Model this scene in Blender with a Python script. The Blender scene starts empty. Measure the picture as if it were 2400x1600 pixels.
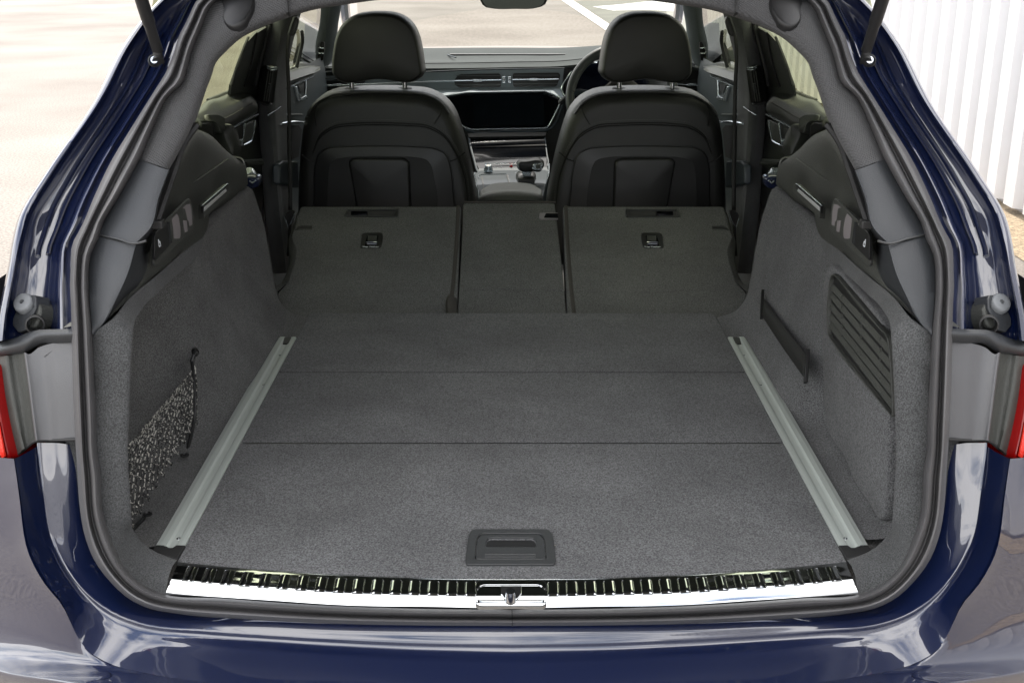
import bpy, bmesh, math, random
from mathutils import Vector as V, Matrix
R = math.radians
random.seed(7)
sc = bpy.context.scene
col = sc.collection

# ------------------------------------------------------------------ camera, sky, sun, exposure
FZ = 0.65                                   # height of the load floor above the ground
CAM = V((0.0, -1.4, 1.45)); PITCH = R(19.15); FOC = 2750.0      # focal length for a 2400 px wide photograph
cd = bpy.data.cameras.new('camera'); cam = bpy.data.objects.new('camera', cd); col.objects.link(cam)
cam.location = CAM; cam.rotation_euler = (R(90) - PITCH, 0, 0)
cd.sensor_width = 36; cd.lens = 36 * FOC / 2400; cd.clip_start = 0.02; cd.clip_end = 2000
sc.camera = cam
SUN_EL, SUN_AZ = R(57), R(-5)              # azimuth measured from +Y (ahead of the car) towards +X
w = bpy.data.worlds.new('World'); sc.world = w; w.use_nodes = True
nt = w.node_tree; nt.nodes.clear()
def nn(t, T, **k):
    n = t.nodes.new(T)
    for a, b in k.items(): setattr(n, a, b)
    return n
out = nn(nt, 'ShaderNodeOutputWorld'); bg = nn(nt, 'ShaderNodeBackground'); bg.inputs[1].default_value = 0.13
sky = nn(nt, 'ShaderNodeTexSky', sky_type='NISHITA', sun_disc=False, sun_elevation=SUN_EL, sun_rotation=SUN_AZ)
tc = nn(nt, 'ShaderNodeTexCoord'); mp = nn(nt, 'ShaderNodeMapping'); mp.inputs['Scale'].default_value = (1.0, 1.0, 2.2)
mp.inputs['Location'].default_value = (0.4, 1.3, 0.2)
nz = nn(nt, 'ShaderNodeTexNoise'); nz.inputs['Scale'].default_value = 2.3; nz.inputs['Detail'].default_value = 9; nz.inputs['Roughness'].default_value = 0.55
rp_ = nn(nt, 'ShaderNodeValToRGB'); rp_.color_ramp.elements[0].position = 0.35; rp_.color_ramp.elements[1].position = 0.54
mx = nn(nt, 'ShaderNodeMixRGB'); mx.inputs[2].default_value = (14.5, 14.2, 14.0, 1)
L = nt.links.new
L(tc.outputs['Generated'], mp.inputs['Vector']); L(mp.outputs[0], nz.inputs['Vector']); L(nz.outputs['Fac'], rp_.inputs[0])
L(rp_.outputs[0], mx.inputs[0]); L(sky.outputs[0], mx.inputs[1]); L(mx.outputs[0], bg.inputs[0]); L(bg.outputs[0], out.inputs[0])
sl = bpy.data.lights.new('sun', 'SUN'); sl.energy = 3.0; sl.angle = R(0.6); sl.color = (1, 0.95, 0.88)
so = bpy.data.objects.new('sun', sl); col.objects.link(so)
sd = V((math.sin(SUN_AZ) * math.cos(SUN_EL), math.cos(SUN_AZ) * math.cos(SUN_EL), math.sin(SUN_EL)))
so.rotation_euler = sd.to_track_quat('Z', 'Y').to_euler(); so.location = sd * 20
sc.view_settings.view_transform = 'Standard'; sc.view_settings.look = 'None'
sc.view_settings.exposure = 1.1; sc.view_settings.gamma = 1
sc.cycles.max_bounces = 10; sc.cycles.transparent_max_bounces = 16

# ------------------------------------------------------------------ measuring: a sight line in the photograph met with a known surface
FW = V((0, math.cos(PITCH), -math.sin(PITCH))); UP = V((0, math.sin(PITCH), math.cos(PITCH)))
def ray(p): return FW + V((1, 0, 0)) * ((p[0] - 1200) / FOC) - UP * ((p[1] - 800) / FOC)
def uz(p, z=0.0): d = ray(p); return CAM + d * ((FZ + z - CAM.z) / d.z)
def uy(p, y): d = ray(p); return CAM + d * ((y - CAM.y) / d.y)
def ux(p, x): d = ray(p); return CAM + d * ((x - CAM.x) / d.x)
def upl(p, o, n): d = ray(p); return CAM + d * ((o - CAM).dot(n) / d.dot(n))
GK = [(-9, -.14), (-.05, -.14), (.02, -.14), (.12, -.125), (.3, -.085), (.4, -.02), (.5, .085), (.6, .205), (.7, .335), (.8, .465), (.9, .6), (9, 11.6)]
def g0(z):
    for (a, b), (c, d) in zip(GK, GK[1:]):
        if z <= c: return b + (d - b) * (z - a) / (c - a)
def g(z): return sum(g0(z + k * .02) * w_ for k, w_ in zip(range(-4, 5), (.04, .08, .12, .16, .2, .16, .12, .08, .04)))
def uo(p, off=0.0):
    """sight line met with the raked tailgate opening, bowed in plan"""
    d = ray(p); lo, hi = .8, 4.0
    for _ in range(40):
        t = (lo + hi) / 2; q = CAM + d * t
        if q.y - g(q.z - FZ) - .36 * q.x * q.x - off > 0: hi = t
        else: lo = t
    return CAM + d * ((lo + hi) / 2)
ORI = dict(A=(0, 0, 2.904), B=(800, 0, 2.904), C=(1600, 0, 2.904), D=(0, 530, 2.904), E=(1600, 530, 2.904), M=(800, 530, 2.904),
           G=(0, 1060, 2.904), H=(800, 1060, 2.904), I=(1600, 1060, 2.904), a=(420, 0, 7.84), b=(600, 80, 7.84), c=(480, 240, 7.84),
           d=(330, 400, 6.533), e=(0, 560, 6.533), f=(0, 760, 4.613), h=(1040, 300, 7.35), i=(1000, 100, 5.345), j=(1600, 80, 3.92),
           n=(280, 800, 3.409), s=(600, 440, 4.9), F=(0, 0, .98), t=(840, 540, 31.36), u=(350, 520, 15.675), S=(0, 0, 1))
def pt(k, x, y): o = ORI[k]; return (o[0] + x / o[2], o[1] + y / o[2])
def px(spec):
    """'A 12,34 56,78 D 1,2' -> photo pixels; a third number rides along"""
    k = 'S'; r = []
    for w_ in spec.split():
        if w_ in ORI: k = w_; continue
        v = [float(q) for q in w_.split(',')]
        r.append(pt(k, v[0], v[1]) + tuple(v[2:]))
    return r
def PY(spec): return [uy(p, p[2]) for p in px(spec)]
def PX(spec, x=None): return [ux(p, p[2] if x is None else x) for p in px(spec)]
def PZ(spec, z=0.0): return [uz(p, z) for p in px(spec)]
def PO(spec, off=0.0): return [uo(p, (p[2] if len(p) > 2 else 0) + off) for p in px(spec)]
def mirp(pts): return [V((-p.x, p.y, p.z)) for p in pts]

# ------------------------------------------------------------------ curves and surfaces
def cr(P, n, closed=False):
    P = [V(p) for p in P]; m = len(P)
    if m == 1: return [P[0]] * n
    if closed: Q = [P[-1]] + P + [P[0], P[1]]; segs = m
    else: Q = [P[0] * 2 - P[1]] + P + [P[-1] * 2 - P[-2]]; segs = m - 1
    fine = []
    for s in range(segs):
        p0, p1, p2, p3 = Q[s:s + 4]
        d1 = max((p2 - p1).length, 1e-9); d0 = max((p1 - p0).length, d1 * .05); d2 = max((p3 - p2).length, d1 * .05)
        m1 = ((p1 - p0) / d0 * d1 + (p2 - p1) / d1 * d0) / (d0 + d1) * d1
        m2 = ((p2 - p1) / d1 * d2 + (p3 - p2) / d2 * d1) / (d1 + d2) * d1
        for k in range(10):
            t = k / 10; a = t * t; b = a * t
            fine.append(p1 * (2 * b - 3 * a + 1) + m1 * (b - 2 * a + t) + p2 * (3 * a - 2 * b) + m2 * (b - a))
    fine.append(Q[1] if closed else P[-1])
    return lin(fine, n, closed)
def lin(P, n, closed=False):
    L_ = [0]
    for a, b in zip(P, P[1:]): L_.append(L_[-1] + (b - a).length)
    tot = L_[-1] or 1; r = []; j = 0
    cnt = n if closed else n - 1
    for i in range(n):
        s = tot * i / cnt
        while j < len(P) - 2 and L_[j + 1] < s: j += 1
        f = (s - L_[j]) / max(L_[j + 1] - L_[j], 1e-9)
        r.append(P[j].lerp(P[j + 1], min(1, f)))
    return r
def rnd(P, r=.3, k=4, closed=True):
    """round the corners of a polygon; r is metres or, below 0, a fraction of the shorter side"""
    n = len(P); o = []
    for i in range(n):
        a, b, c = P[i - 1], P[i], P[(i + 1) % n]
        if not closed and i in (0, n - 1): o.append(b); continue
        la, lc = (a - b).length, (c - b).length
        q = min(r, la * .48, lc * .48) if r > 0 else -r * min(la, lc)
        s = b + (a - b) * (q / max(la, 1e-9)); e = b + (c - b) * (q / max(lc, 1e-9))
        for t in range(k + 1):
            t /= k; o.append(s * (1 - t) ** 2 + b * 2 * t * (1 - t) + e * t * t)
    return o
def normal(P):
    n = V((0, 0, 0)); c = sum(P, V((0, 0, 0))) / len(P)
    for a, b in zip(P, P[1:] + P[:1]): n += (a - c).cross(b - c)
    n.normalize()
    if n.dot(c - CAM) > 0: n.negate()          # towards the viewer's side: out of the trim
    return n
class M:
    def __init__(s): s.v = []; s.f = []
    def grid(s, rows, wrap=False, wrap2=False):
        b = len(s.v); m = len(rows[0])
        for r in rows: s.v += r
        nr = len(rows)
        for i in range(nr if wrap2 else nr - 1):
            i2 = (i + 1) % nr
            for j in range(m if wrap else m - 1):
                j2 = (j + 1) % m
                s.f.append((b + i * m + j, b + i * m + j2, b + i2 * m + j2, b + i2 * m + j))
        return s
    def loft(s, rails, n=24, m=None, curve=True):
        rr = [(cr if curve else lin)(r, n) for r in rails]
        if m: rr = list(map(list, zip(*[cr([r[j] for r in rr], m) for j in range(n)])))
        return s.grid(rr)
    def tube(s, P, r, seg=8, closed=False, n=None, cap=True, flat=None):
        if n: P = cr(P, n, closed)
        rows = []; prev = None
        for i, p in enumerate(P):
            a = P[i - 1] if (i or closed) else p; b = P[(i + 1) % len(P)] if (i < len(P) - 1 or closed) else p
            t = (b - a).normalized()
            if prev is None:
                prev = t.orthogonal() if flat is None else (flat - t * flat.dot(t))
            u = (prev - t * prev.dot(t)).normalized(); prev = u; q = t.cross(u)
            rr = r[i] if isinstance(r, (list, tuple)) and len(r) == len(P) else r
            ra, rb = rr if isinstance(rr, tuple) else (rr, rr)
            rows.append([p + u * (ra * math.cos(2 * math.pi * k / seg)) + q * (rb * math.sin(2 * math.pi * k / seg)) for k in range(seg)])
        b0 = len(s.v); s.grid(rows, wrap=True, wrap2=closed)
        if cap and not closed:
            s.f.append(tuple(b0 + k for k in range(seg))[::-1]); e = b0 + (len(rows) - 1) * seg; s.f.append(tuple(e + k for k in range(seg)))
        return s
    def prism(s, P, d):
        b = len(s.v); n = len(P); s.v += list(P) + [p + d for p in P]
        s.f.append(tuple(range(b, b + n))); s.f.append(tuple(range(b + 2 * n - 1, b + n - 1, -1)))
        for i in range(n): s.f.append((b + i, b + n + i, b + n + (i + 1) % n, b + (i + 1) % n))
        return s
    def slab(s, P, up_=.003, down=.004, nrm=None):
        nv = nrm or normal(P); return s.prism([p + nv * up_ for p in P], nv * -(up_ + down))
    def frame(s, P, Q, up_=.003, down=.004, nrm=None):
        """a flat ring between outline P and inner outline Q (same count)"""
        nv = nrm or normal(P); n = len(P)
        rows = [[p - nv * down for p in P], [p + nv * up_ for p in P], [p + nv * up_ for p in Q], [p - nv * down for p in Q]]
        return s.grid(rows, wrap=True)
    def puff(s, P, h, nrm=None, rings=5, inset=.25, back=.0, dome=0.0, n=None, power=1.0):
        if n: P = cr(P, n, True)
        nv = nrm or normal(P); c = sum(P, V((0, 0, 0))) / len(P); rows = []
        if back: rows.append([p - nv * back for p in P])
        for k in range(rings + 1):
            t = math.pi / 2 * k / rings
            sc_ = 1 - inset * (1 - math.cos(t)) ** power
            rows.append([c + (p - c) * sc_ + nv * h * math.sin(t) for p in P])
        if dome:
            for k in range(1, 4):
                q = 1 - k / 4
                rows.append([c + (p - c) * ((1 - inset) * q) + nv * (h + dome * (1 - q * q)) for p in P])
        b0 = len(s.v); m = len(P); s.grid(rows, wrap=True)
        e = b0 + (len(rows) - 1) * m; ci = len(s.v); s.v.append(sum(rows[-1], V((0, 0, 0))) / m)
        for k in range(m): s.f.append((e + k, e + (k + 1) % m, ci))
        return s
    def box(s, c, u, v_, w_):
        c = V(c); P = [c - u - v_ + w_, c + u - v_ + w_, c + u + v_ + w_, c - u + v_ + w_]
        return s.prism(P, w_ * -2)
    def cyl(s, c, ax, r, h, seg=20, r2=None):
        ax = ax.normalized(); u = ax.orthogonal().normalized(); q = ax.cross(u); r2 = r if r2 is None else r2
        A = [c + u * (r * math.cos(2 * math.pi * k / seg)) + q * (r * math.sin(2 * math.pi * k / seg)) for k in range(seg)]
        B = [c + ax * h + u * (r2 * math.cos(2 * math.pi * k / seg)) + q * (r2 * math.sin(2 * math.pi * k / seg)) for k in range(seg)]
        b = len(s.v); s.grid([A, B], wrap=True); s.f.append(tuple(range(b + seg - 1, b - 1, -1))); s.f.append(tuple(range(b + seg, b + 2 * seg))); return s
    def lathe(s, c, ax, prof, seg=24):
        ax = ax.normalized(); u = ax.orthogonal().normalized(); q = ax.cross(u)
        return s.grid([[c + ax * h + u * (r * math.cos(2 * math.pi * k / seg)) + q * (r * math.sin(2 * math.pi * k / seg)) for k in range(seg)] for r, h in prof], wrap=True)
    def mirror(s):
        b = len(s.v); s.v += mirp(s.v[:b]); s.f += [tuple(b + i for i in f[::-1]) for f in s.f]; return s
    def build(s, name, mat, parent=None, mir=False, bevel=0, solid=0, sub=0, sharp=38, label=None, flat=False, weld=True):
        me = bpy.data.meshes.new(name)
        vs = mirp(s.v) if mir else s.v; fs = [f[::-1] for f in s.f] if mir else s.f
        me.from_pydata([tuple(p) for p in vs], [], fs)
        bm = bmesh.new(); bm.from_mesh(me)
        if weld: bmesh.ops.remove_doubles(bm, verts=bm.verts, dist=1e-5)
        bmesh.ops.recalc_face_normals(bm, faces=bm.faces); bm.to_mesh(me); bm.free()
        if not flat:
            me.polygons.foreach_set('use_smooth', [True] * len(me.polygons)); me.set_sharp_from_angle(angle=R(sharp))
        me.materials.append(mat)
        o = bpy.data.objects.new(name, me); col.objects.link(o)
        if parent: o.parent = parent; o.location = -wloc(parent)
        if solid: q = o.modifiers.new('solid', 'SOLIDIFY'); q.thickness = solid; q.offset = 0
        if bevel: q = o.modifiers.new('bevel', 'BEVEL'); q.width = bevel; q.segments = 2; q.limit_method = 'ANGLE'; q.angle_limit = R(40); q.harden_normals = False
        if sub: q = o.modifiers.new('sub', 'SUBSURF'); q.levels = q.render_levels = sub
        if label: o['label'] = label
        return o
def wloc(o):
    v_ = V((0, 0, 0))
    while o: v_ += o.location; o = o.parent
    return v_
def empty(name, loc=(0, 0, 0), parent=None, **k):
    o = bpy.data.objects.new(name, None); col.objects.link(o); o.empty_display_size = .1
    if parent: o.parent = parent; o.location = V(loc) - wloc(parent)
    else: o.location = loc
    for a, b in k.items(): o[a] = b
    return o
def both(fn):
    for mir in (False, True): fn(mir)
def sp(mir, P): return mirp(P) if mir else P

# ------------------------------------------------------------------ materials
def mat(name, base, rough=.5, metal=0, bump=0, bscale=200, coat=0, spec=.5, var=0, vscale=8, sheen=0, tint=None, fine=0, fscale=500, coat_r=.02, ior=1.5, aniso=None, coat_ior=1.5, stretch=None):
    m = bpy.data.materials.new(name); m.use_nodes = True; t = m.node_tree; b = t.nodes['Principled BSDF']
    b.inputs['Base Color'].default_value = (*base, 1); b.inputs['Roughness'].default_value = rough; b.inputs['Metallic'].default_value = metal
    b.inputs['Specular IOR Level'].default_value = spec; b.inputs['Coat Weight'].default_value = coat; b.inputs['Coat Roughness'].default_value = coat_r
    b.inputs['Coat IOR'].default_value = coat_ior; b.inputs['IOR'].default_value = ior
    if sheen: b.inputs['Sheen Weight'].default_value = sheen; b.inputs['Sheen Roughness'].default_value = .6
    co = nn(t, 'ShaderNodeTexCoord').outputs['Object']; cur = None
    if stretch:
        mp_ = nn(t, 'ShaderNodeMapping'); mp_.inputs['Scale'].default_value = stretch; t.links.new(co, mp_.inputs[0]); co = mp_.outputs[0]
    def noise(scale, detail=3, rough_=.6):
        n = nn(t, 'ShaderNodeTexNoise'); n.inputs['Scale'].default_value = scale; n.inputs['Detail'].default_value = detail; n.inputs['Roughness'].default_value = rough_
        t.links.new(co, n.inputs['Vector']); return n.outputs['Fac']
    def vary(cur, fac, amt, lo=.3, hi=.7):
        mr = nn(t, 'ShaderNodeMapRange'); mr.inputs[1].default_value = lo; mr.inputs[2].default_value = hi
        mr.inputs[3].default_value = 1 - amt; mr.inputs[4].default_value = 1 + amt; t.links.new(fac, mr.inputs[0])
        x = nn(t, 'ShaderNodeVectorMath', operation='SCALE'); t.links.new(mr.outputs[0], x.inputs['Scale'])
        if cur is None: x.inputs[0].default_value = base
        else: t.links.new(cur, x.inputs[0])
        return x.outputs[0]
    if var: cur = vary(cur, noise(vscale, 4), var)
    if fine: cur = vary(cur, noise(fscale, 2), fine, .35, .65)
    if cur is not None: t.links.new(cur, b.inputs['Base Color'])
    if bump:
        bp = nn(t, 'ShaderNodeBump'); bp.inputs['Strength'].default_value = bump; bp.inputs['Distance'].default_value = .002
        t.links.new(noise(bscale, 3), bp.inputs['Height']); t.links.new(bp.outputs[0], b.inputs['Normal'])
    return m
CARPETN = mat('carpet_velour_fine', (.064, .066, .067), 1, bump=.7, bscale=600, var=.2, vscale=12, fine=.45, fscale=560, spec=.1, sheen=.12)
CARPET = mat('carpet_velour', (.098, .0995, .102), 1, bump=1, bscale=480, var=.22, vscale=6, fine=.62, fscale=490, spec=.1, sheen=.12)
CARPET2 = mat('carpet_seatback', (.104, .105, .102), 1, bump=1, bscale=420, var=.16, vscale=8, fine=.55, fscale=450, spec=.1, sheen=.1)
CARPETR = mat('carpet_ribbed', (.100, .100, .098), 1, bump=1, bscale=480, var=.25, vscale=9, fine=.55, fscale=470, spec=.1, sheen=.12)
LEATHER = mat('black_leather', (.020, .0202, .019), .42, bump=.35, bscale=700, var=.12, vscale=6, spec=.5)
PLAS = mat('grained_black_plastic', (.048, .050, .045), .5, bump=.6, bscale=520, var=.08, fine=.1)
PLASD = mat('dark_plastic', (.012, .012, .0125), .45, bump=.1, bscale=500)
PLASG = mat('grey_recess_plastic', (.22, .20, .205), .55, bump=.1)
BEZEL = mat('handle_plastic', (.035, .037, .038), .38, bump=.2, bscale=900)
PILL = mat('woven_pillar_fabric', (.056, .056, .058), .85, bump=0, fine=.15, fscale=600, sheen=.1)
PILL2 = mat('smooth_pillar_plastic', (.032, .035, .039), .45, bump=.3, bscale=600, var=.05)
RUB = mat('rubber_seal', (.082, .080, .082), .45, bump=.15, bscale=900, var=.1, vscale=20)
RUBD = mat('black_rubber', (.02, .02, .02), .6, bump=.1)
RUBL = mat('pale_rubber', (.17, .18, .19), .6, bump=.15, bscale=300, var=.15, vscale=60)
SATIN = mat('satin_grey_plastic', (.09, .091, .096), .3, bump=.25, bscale=900, var=.05)
PAINT = mat('navy_metallic_paint', (.0016, .0065, .036), .4, coat=1, coat_r=.004, coat_ior=1.95, spec=.4)
VOID = mat('black_void_and_panel', (.006, .006, .006), .5)  # near-black for plastic, also painted in for the shade of gaps and recesses
CHROME = mat('polished_steel', (.66, .68, .69), .07, metal=1)
BRUSH = mat('brushed_aluminium', (.47, .51, .48), .5, metal=.2, fine=.06, fscale=900, stretch=(1, .02, 1))
SILV = mat('silver_trim', (.75, .82, .88), .25, metal=.8)
DASHM = mat('dashboard_leather', (.070, .077, .078), .85, spec=.08, bump=.25, bscale=600, var=.06)
CONS = mat('graphite_console', (.03, .04, .05), .55, metal=.1, spec=.25, fine=.06)
SCREEN = mat('black_glass_screen', (.002, .0025, .004), .06, spec=.5)
ARMR = mat('grey_armrest_leather', (.10, .105, .095), .6, bump=.3, bscale=600)
BELT = mat('seat_belt_webbing', (.016, .016, .015), .7, fine=.3, fscale=700)
DOORM = mat('door_trim_plastic', (.035, .038, .034), .5, bump=.3, bscale=600, var=.08)
DOORG = mat('door_trim_grey', (.07, .085, .092), .45, bump=.2, bscale=600)
SUEDE = mat('pillar_suede', (.055, .058, .056), .95, bump=.5, bscale=300, var=.35, vscale=14, sheen=.2)
RED = mat('red_lamp_lens', (.22, .003, .003), .12, coat=.3, spec=.4)
REDD = mat('dark_red_lens', (.16, .006, .008), .1, coat=1)
REDB = mat('bright_red_reflector', (.75, .03, .015), .3, coat=.3, bump=.8, bscale=120)
WHITEP = mat('white_print', (.8, .84, .88), .6)
REDP = mat('red_print', (.8, .03, .03), .5)
WALLM = mat('white_corrugated_steel', (.64, .64, .65), .42, bump=.05, bscale=30, var=.03, vscale=1.5)
LINE = mat('white_road_paint', (.6, .58, .55), .7, bump=.3, bscale=80, fine=.06, fscale=60)
DIRT = mat('sandy_soil', (.24, .185, .12), 1, bump=1, bscale=60, var=.35, vscale=30, fine=.3, fscale=120)
ASPH = mat('grey_green_asphalt', (.135, .135, .11), .9, bump=.6, bscale=90, var=.15, vscale=1.2, fine=.2, fscale=90)
POOL = mat('pale_dried_puddle', (.5, .49, .47), .5, var=.15, vscale=2)
JOINT = mat('joint_filler', (.15, .10, .07), .9, var=.4, vscale=3)
BLUE = mat('blue_band', (.01, .25, .5), .4)
TAG = mat('steel_screw', (.7, .72, .75), .2, metal=1)
# ground: warm pale concrete with aggregate speckle, light wear and stains of its own
GR = bpy.data.materials.new('pale_concrete'); GR.use_nodes = True; t = GR.node_tree; b = t.nodes['Principled BSDF']; b.inputs['Roughness'].default_value = .85
co = nn(t, 'ShaderNodeTexCoord').outputs['Object']
def gn(s, d=4): n = nn(t, 'ShaderNodeTexNoise'); n.inputs['Scale'].default_value = s; n.inputs['Detail'].default_value = d; t.links.new(co, n.inputs['Vector']); return n.outputs['Fac']
r1 = nn(t, 'ShaderNodeValToRGB'); r1.color_ramp.elements[0].position = .32; r1.color_ramp.elements[1].position = .68
r1.color_ramp.elements[0].color = (.135, .116, .098, 1); r1.color_ramp.elements[1].color = (.215, .196, .172, 1)
t.links.new(gn(.5, 6), r1.inputs[0])
r2 = nn(t, 'ShaderNodeValToRGB'); r2.color_ramp.elements[0].position = .36; r2.color_ramp.elements[1].position = .62
r2.color_ramp.elements[0].color = (.58, .56, .54, 1); r2.color_ramp.elements[1].color = (1.2, 1.2, 1.2, 1)
t.links.new(gn(70, 4), r2.inputs[0])
mm = nn(t, 'ShaderNodeMixRGB', blend_type='MULTIPLY'); mm.inputs[0].default_value = .8; t.links.new(r1.outputs[0], mm.inputs[1]); t.links.new(r2.outputs[0], mm.inputs[2])
t.links.new(mm.outputs[0], b.inputs['Base Color']); bp = nn(t, 'ShaderNodeBump'); bp.inputs['Strength'].default_value = .3; bp.inputs['Distance'].default_value = .003
t.links.new(gn(90, 3), bp.inputs['Height']); t.links.new(bp.outputs[0], b.inputs['Normal'])
# woven trim: fine diagonal weave relief
def weave(m, sx, amt=.5):
    t = m.node_tree; b = t.nodes['Principled BSDF']; co = nn(t, 'ShaderNodeTexCoord').outputs['Object']
    wv = nn(t, 'ShaderNodeTexWave', wave_type='BANDS', bands_direction='DIAGONAL'); wv.inputs['Scale'].default_value = sx; wv.inputs['Distortion'].default_value = 1.2
    wv.inputs['Detail'].default_value = 1; t.links.new(co, wv.inputs['Vector'])
    bp = nn(t, 'ShaderNodeBump'); bp.inputs['Strength'].default_value = amt; bp.inputs['Distance'].default_value = .001
    t.links.new(wv.outputs['Fac'], bp.inputs['Height']); t.links.new(bp.outputs[0], b.inputs['Normal'])
weave(PILL, 110, .8)
def glass(name, tint, refl=.8):
    m = bpy.data.materials.new(name); m.use_nodes = True; t = m.node_tree; t.nodes.clear()
    o = nn(t, 'ShaderNodeOutputMaterial'); tr = nn(t, 'ShaderNodeBsdfTransparent'); tr.inputs[0].default_value = (*tint, 1)
    gl = nn(t, 'ShaderNodeBsdfGlossy'); gl.inputs['Roughness'].default_value = .0
    fr = nn(t, 'ShaderNodeFresnel'); fr.inputs[0].default_value = 1.45; mxs = nn(t, 'ShaderNodeMixShader')
    ml = nn(t, 'ShaderNodeMath', operation='MULTIPLY'); ml.inputs[1].default_value = refl; t.links.new(fr.outputs[0], ml.inputs[0]); t.links.new(ml.outputs[0], mxs.inputs[0]); t.links.new(tr.outputs[0], mxs.inputs[1]); t.links.new(gl.outputs[0], mxs.inputs[2]); t.links.new(mxs.outputs[0], o.inputs[0])
    return m
GLASS = glass('clear_windscreen_glass', (.84, .84, .80), .25); GLASST = glass('green_tinted_side_glass', (.50, .53, .37)); GLASSF = glass('front_side_glass', (.62, .66, .48))
CORD = bpy.data.materials.new('speckled_net_cord'); CORD.use_nodes = True; t = CORD.node_tree; b = t.nodes['Principled BSDF']; b.inputs['Roughness'].default_value = .9
co = nn(t, 'ShaderNodeTexCoord').outputs['Object']; vo = nn(t, 'ShaderNodeTexNoise'); vo.inputs['Scale'].default_value = 200; t.links.new(co, vo.inputs['Vector'])
r1 = nn(t, 'ShaderNodeValToRGB'); r1.color_ramp.interpolation = 'CONSTANT'; r1.color_ramp.elements[0].color = (.03, .03, .03, 1); r1.color_ramp.elements[1].position = .53; r1.color_ramp.elements[1].color = (.42, .41, .37, 1)
t.links.new(vo.outputs['Fac'], r1.inputs[0]); t.links.new(r1.outputs[0], b.inputs['Base Color'])

# ================================================================== SETTING
def tag(o, **k):
    for a, b in k.items(): o[a] = b
    return o
m_ = M(); m_.v = [V(p) for p in ((-400, -400, 0), (400, -400, 0), (400, 400, 0), (-400, 400, 0))]; m_.f = [(0, 1, 2, 3)]
tag(m_.build('ground', GR, flat=True), kind='structure')
def sheet(name, P, m, z=.004, **k):
    q = M(); q.v = [V((p.x, p.y, z)) for p in P]; q.f = [tuple(range(len(P)))]; return tag(q.build(name, m, flat=True), **k)
G0 = -FZ
l0, l1, l2, l3 = PZ('S 1311,-2 1337,-2 1440,66 1426,77', G0)
dv = (l1 - l2); dw = (l0 - l3)
sheet('painted_line', [l3 - dw * .3, l0 + dw * .6, l1 + dv * .6, l2 - dv * .3], LINE, .008, kind='structure')
q0 = PZ('S 1350,4 1448,68 1700,90 1750,30 1700,-8 1500,-20', G0)
sheet('asphalt_patch', q0, ASPH, .004, kind='structure')
sheet('pale_patch', PZ('B 1710,48 1850,75 2060,70 2323,82 2500,60 2400,15 2150,5 2000,22 1850,38', G0), POOL, .006, kind='structure')
for k, (a_, b_) in enumerate((('A -100,760 150,690 450,585 730,472', .02), ('A -60,170 150,140 350,95 520,62', .03))):
    P = cr(PZ(a_, G0), 26); jt = M(); rows = [[], []]
    for i, p in enumerate(P):
        wd = b_ * (.5 + random.random()); rows[0].append(V((p.x, p.y - wd, .0035))); rows[1].append(V((p.x, p.y + wd, .0035)))
    jt.grid(rows); tag(jt.build('ground_joint', JOINT, flat=True), kind='structure')
sheet('soil_strip', [V((2.35, -6, 0)), V((2.80, -6, 0)), V((2.80, 17, 0)), V((2.42, 17, 0)), V((2.38, 8, 0)), V((2.40, 3, 0))], DIRT, .004, kind='structure')
# corrugated white wall: every rib is a panel of its own
wall = empty('corrugated_wall', (2.74, 5, 0), label='white corrugated steel wall standing beside the parked blue car', category='wall')
wb = M(); wb.box((2.80, 5.5, 1.72), V((.03, 0, 0)), V((0, 11.6, 0)), V((0, 0, 1.68))); wb.build('backing_sheet', WALLM, wall)
PER = .262; rib = None
for k in range(86):
    y0 = -5.9 + k * PER
    if rib is None:
        prof = [(.045, 0), (.0, .022), (.0, .150), (.045, .172), (.045, PER)]
        rm = M(); rm.grid([[V((2.72 + a_, b_, z)) for a_, b_ in prof] for z in (.04, 3.42)])
        rib = rm.build('wall_rib', WALLM, wall, sharp=20); rib.location.y += y0; ry = rib.location.y - y0
    else:
        o = rib.copy(); col.objects.link(o); o.location.y = ry + y0

# ================================================================== THE CAR
car = empty('estate_car', (0, 1.5, 0), label='navy blue estate car with open tailgate and rear seats folded flat', category='car')

# ---- opening curves, left half, from top centre round to bottom centre
SEAL_O = 'S 1200,-175 900,-150 640,-85 510,-30 a 330,0 200,250 90,480 A 1225,230 1180,370 1125,500 1050,620 900,860 760,1090 640,1340 545,1560 D 500,100 480,300 e 1070,700 1085,1000 D 488,800 497,1100 515,1500 G 525,100 540,350 575,560 640,730 760,890 870,990 1000,1055 1200,1095 1700,1135 2323,1165 S 1000,1465 1200,1466'
SEAL_I = 'S 1200,-125 900,-100 690,-45 560,-12 a 700,0 560,150 450,400 330,700 230,950 150,1250 40,1560 A 1160,640 1050,850 960,1070 830,1310 690,1560 D 690,30 620,200 605,400 625,700 640,1000 655,1300 665,1560 G 680,100 700,400 760,600 850,780 960,890 1060,945 1130,965 1500,990 1900,1020 2323,1045 S 1000,1426 1200,1428'
NS = 150
so_ = cr(PO(SEAL_O), NS); si_ = cr(PO(SEAL_I), NS)
# pair the inner curve to the outer one by nearest progress
fr_ = [0, .06, .14, .22, .30, .38, .46, .52, .58, .66, .74, .82, .9, .96, 1]
of_ = [.006, -.010, -.020, -.024, -.022, -.014, .002, .004, -.010, -.018, -.020, -.016, -.006, .004, .012]
sm = M(); 
def toward(p, d): return p + (CAM - p).normalized() * d
sm.grid([[toward(a_ + (b_ - a_) * f, .006 - o_) for a_, b_ in zip(so_, si_)] for f, o_ in zip(fr_, of_)]); sm.mirror()
seal = sm.build('boot_seal', RUB, car, sharp=60, label='grey twin-ridged rubber seal round the boot opening')
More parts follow.
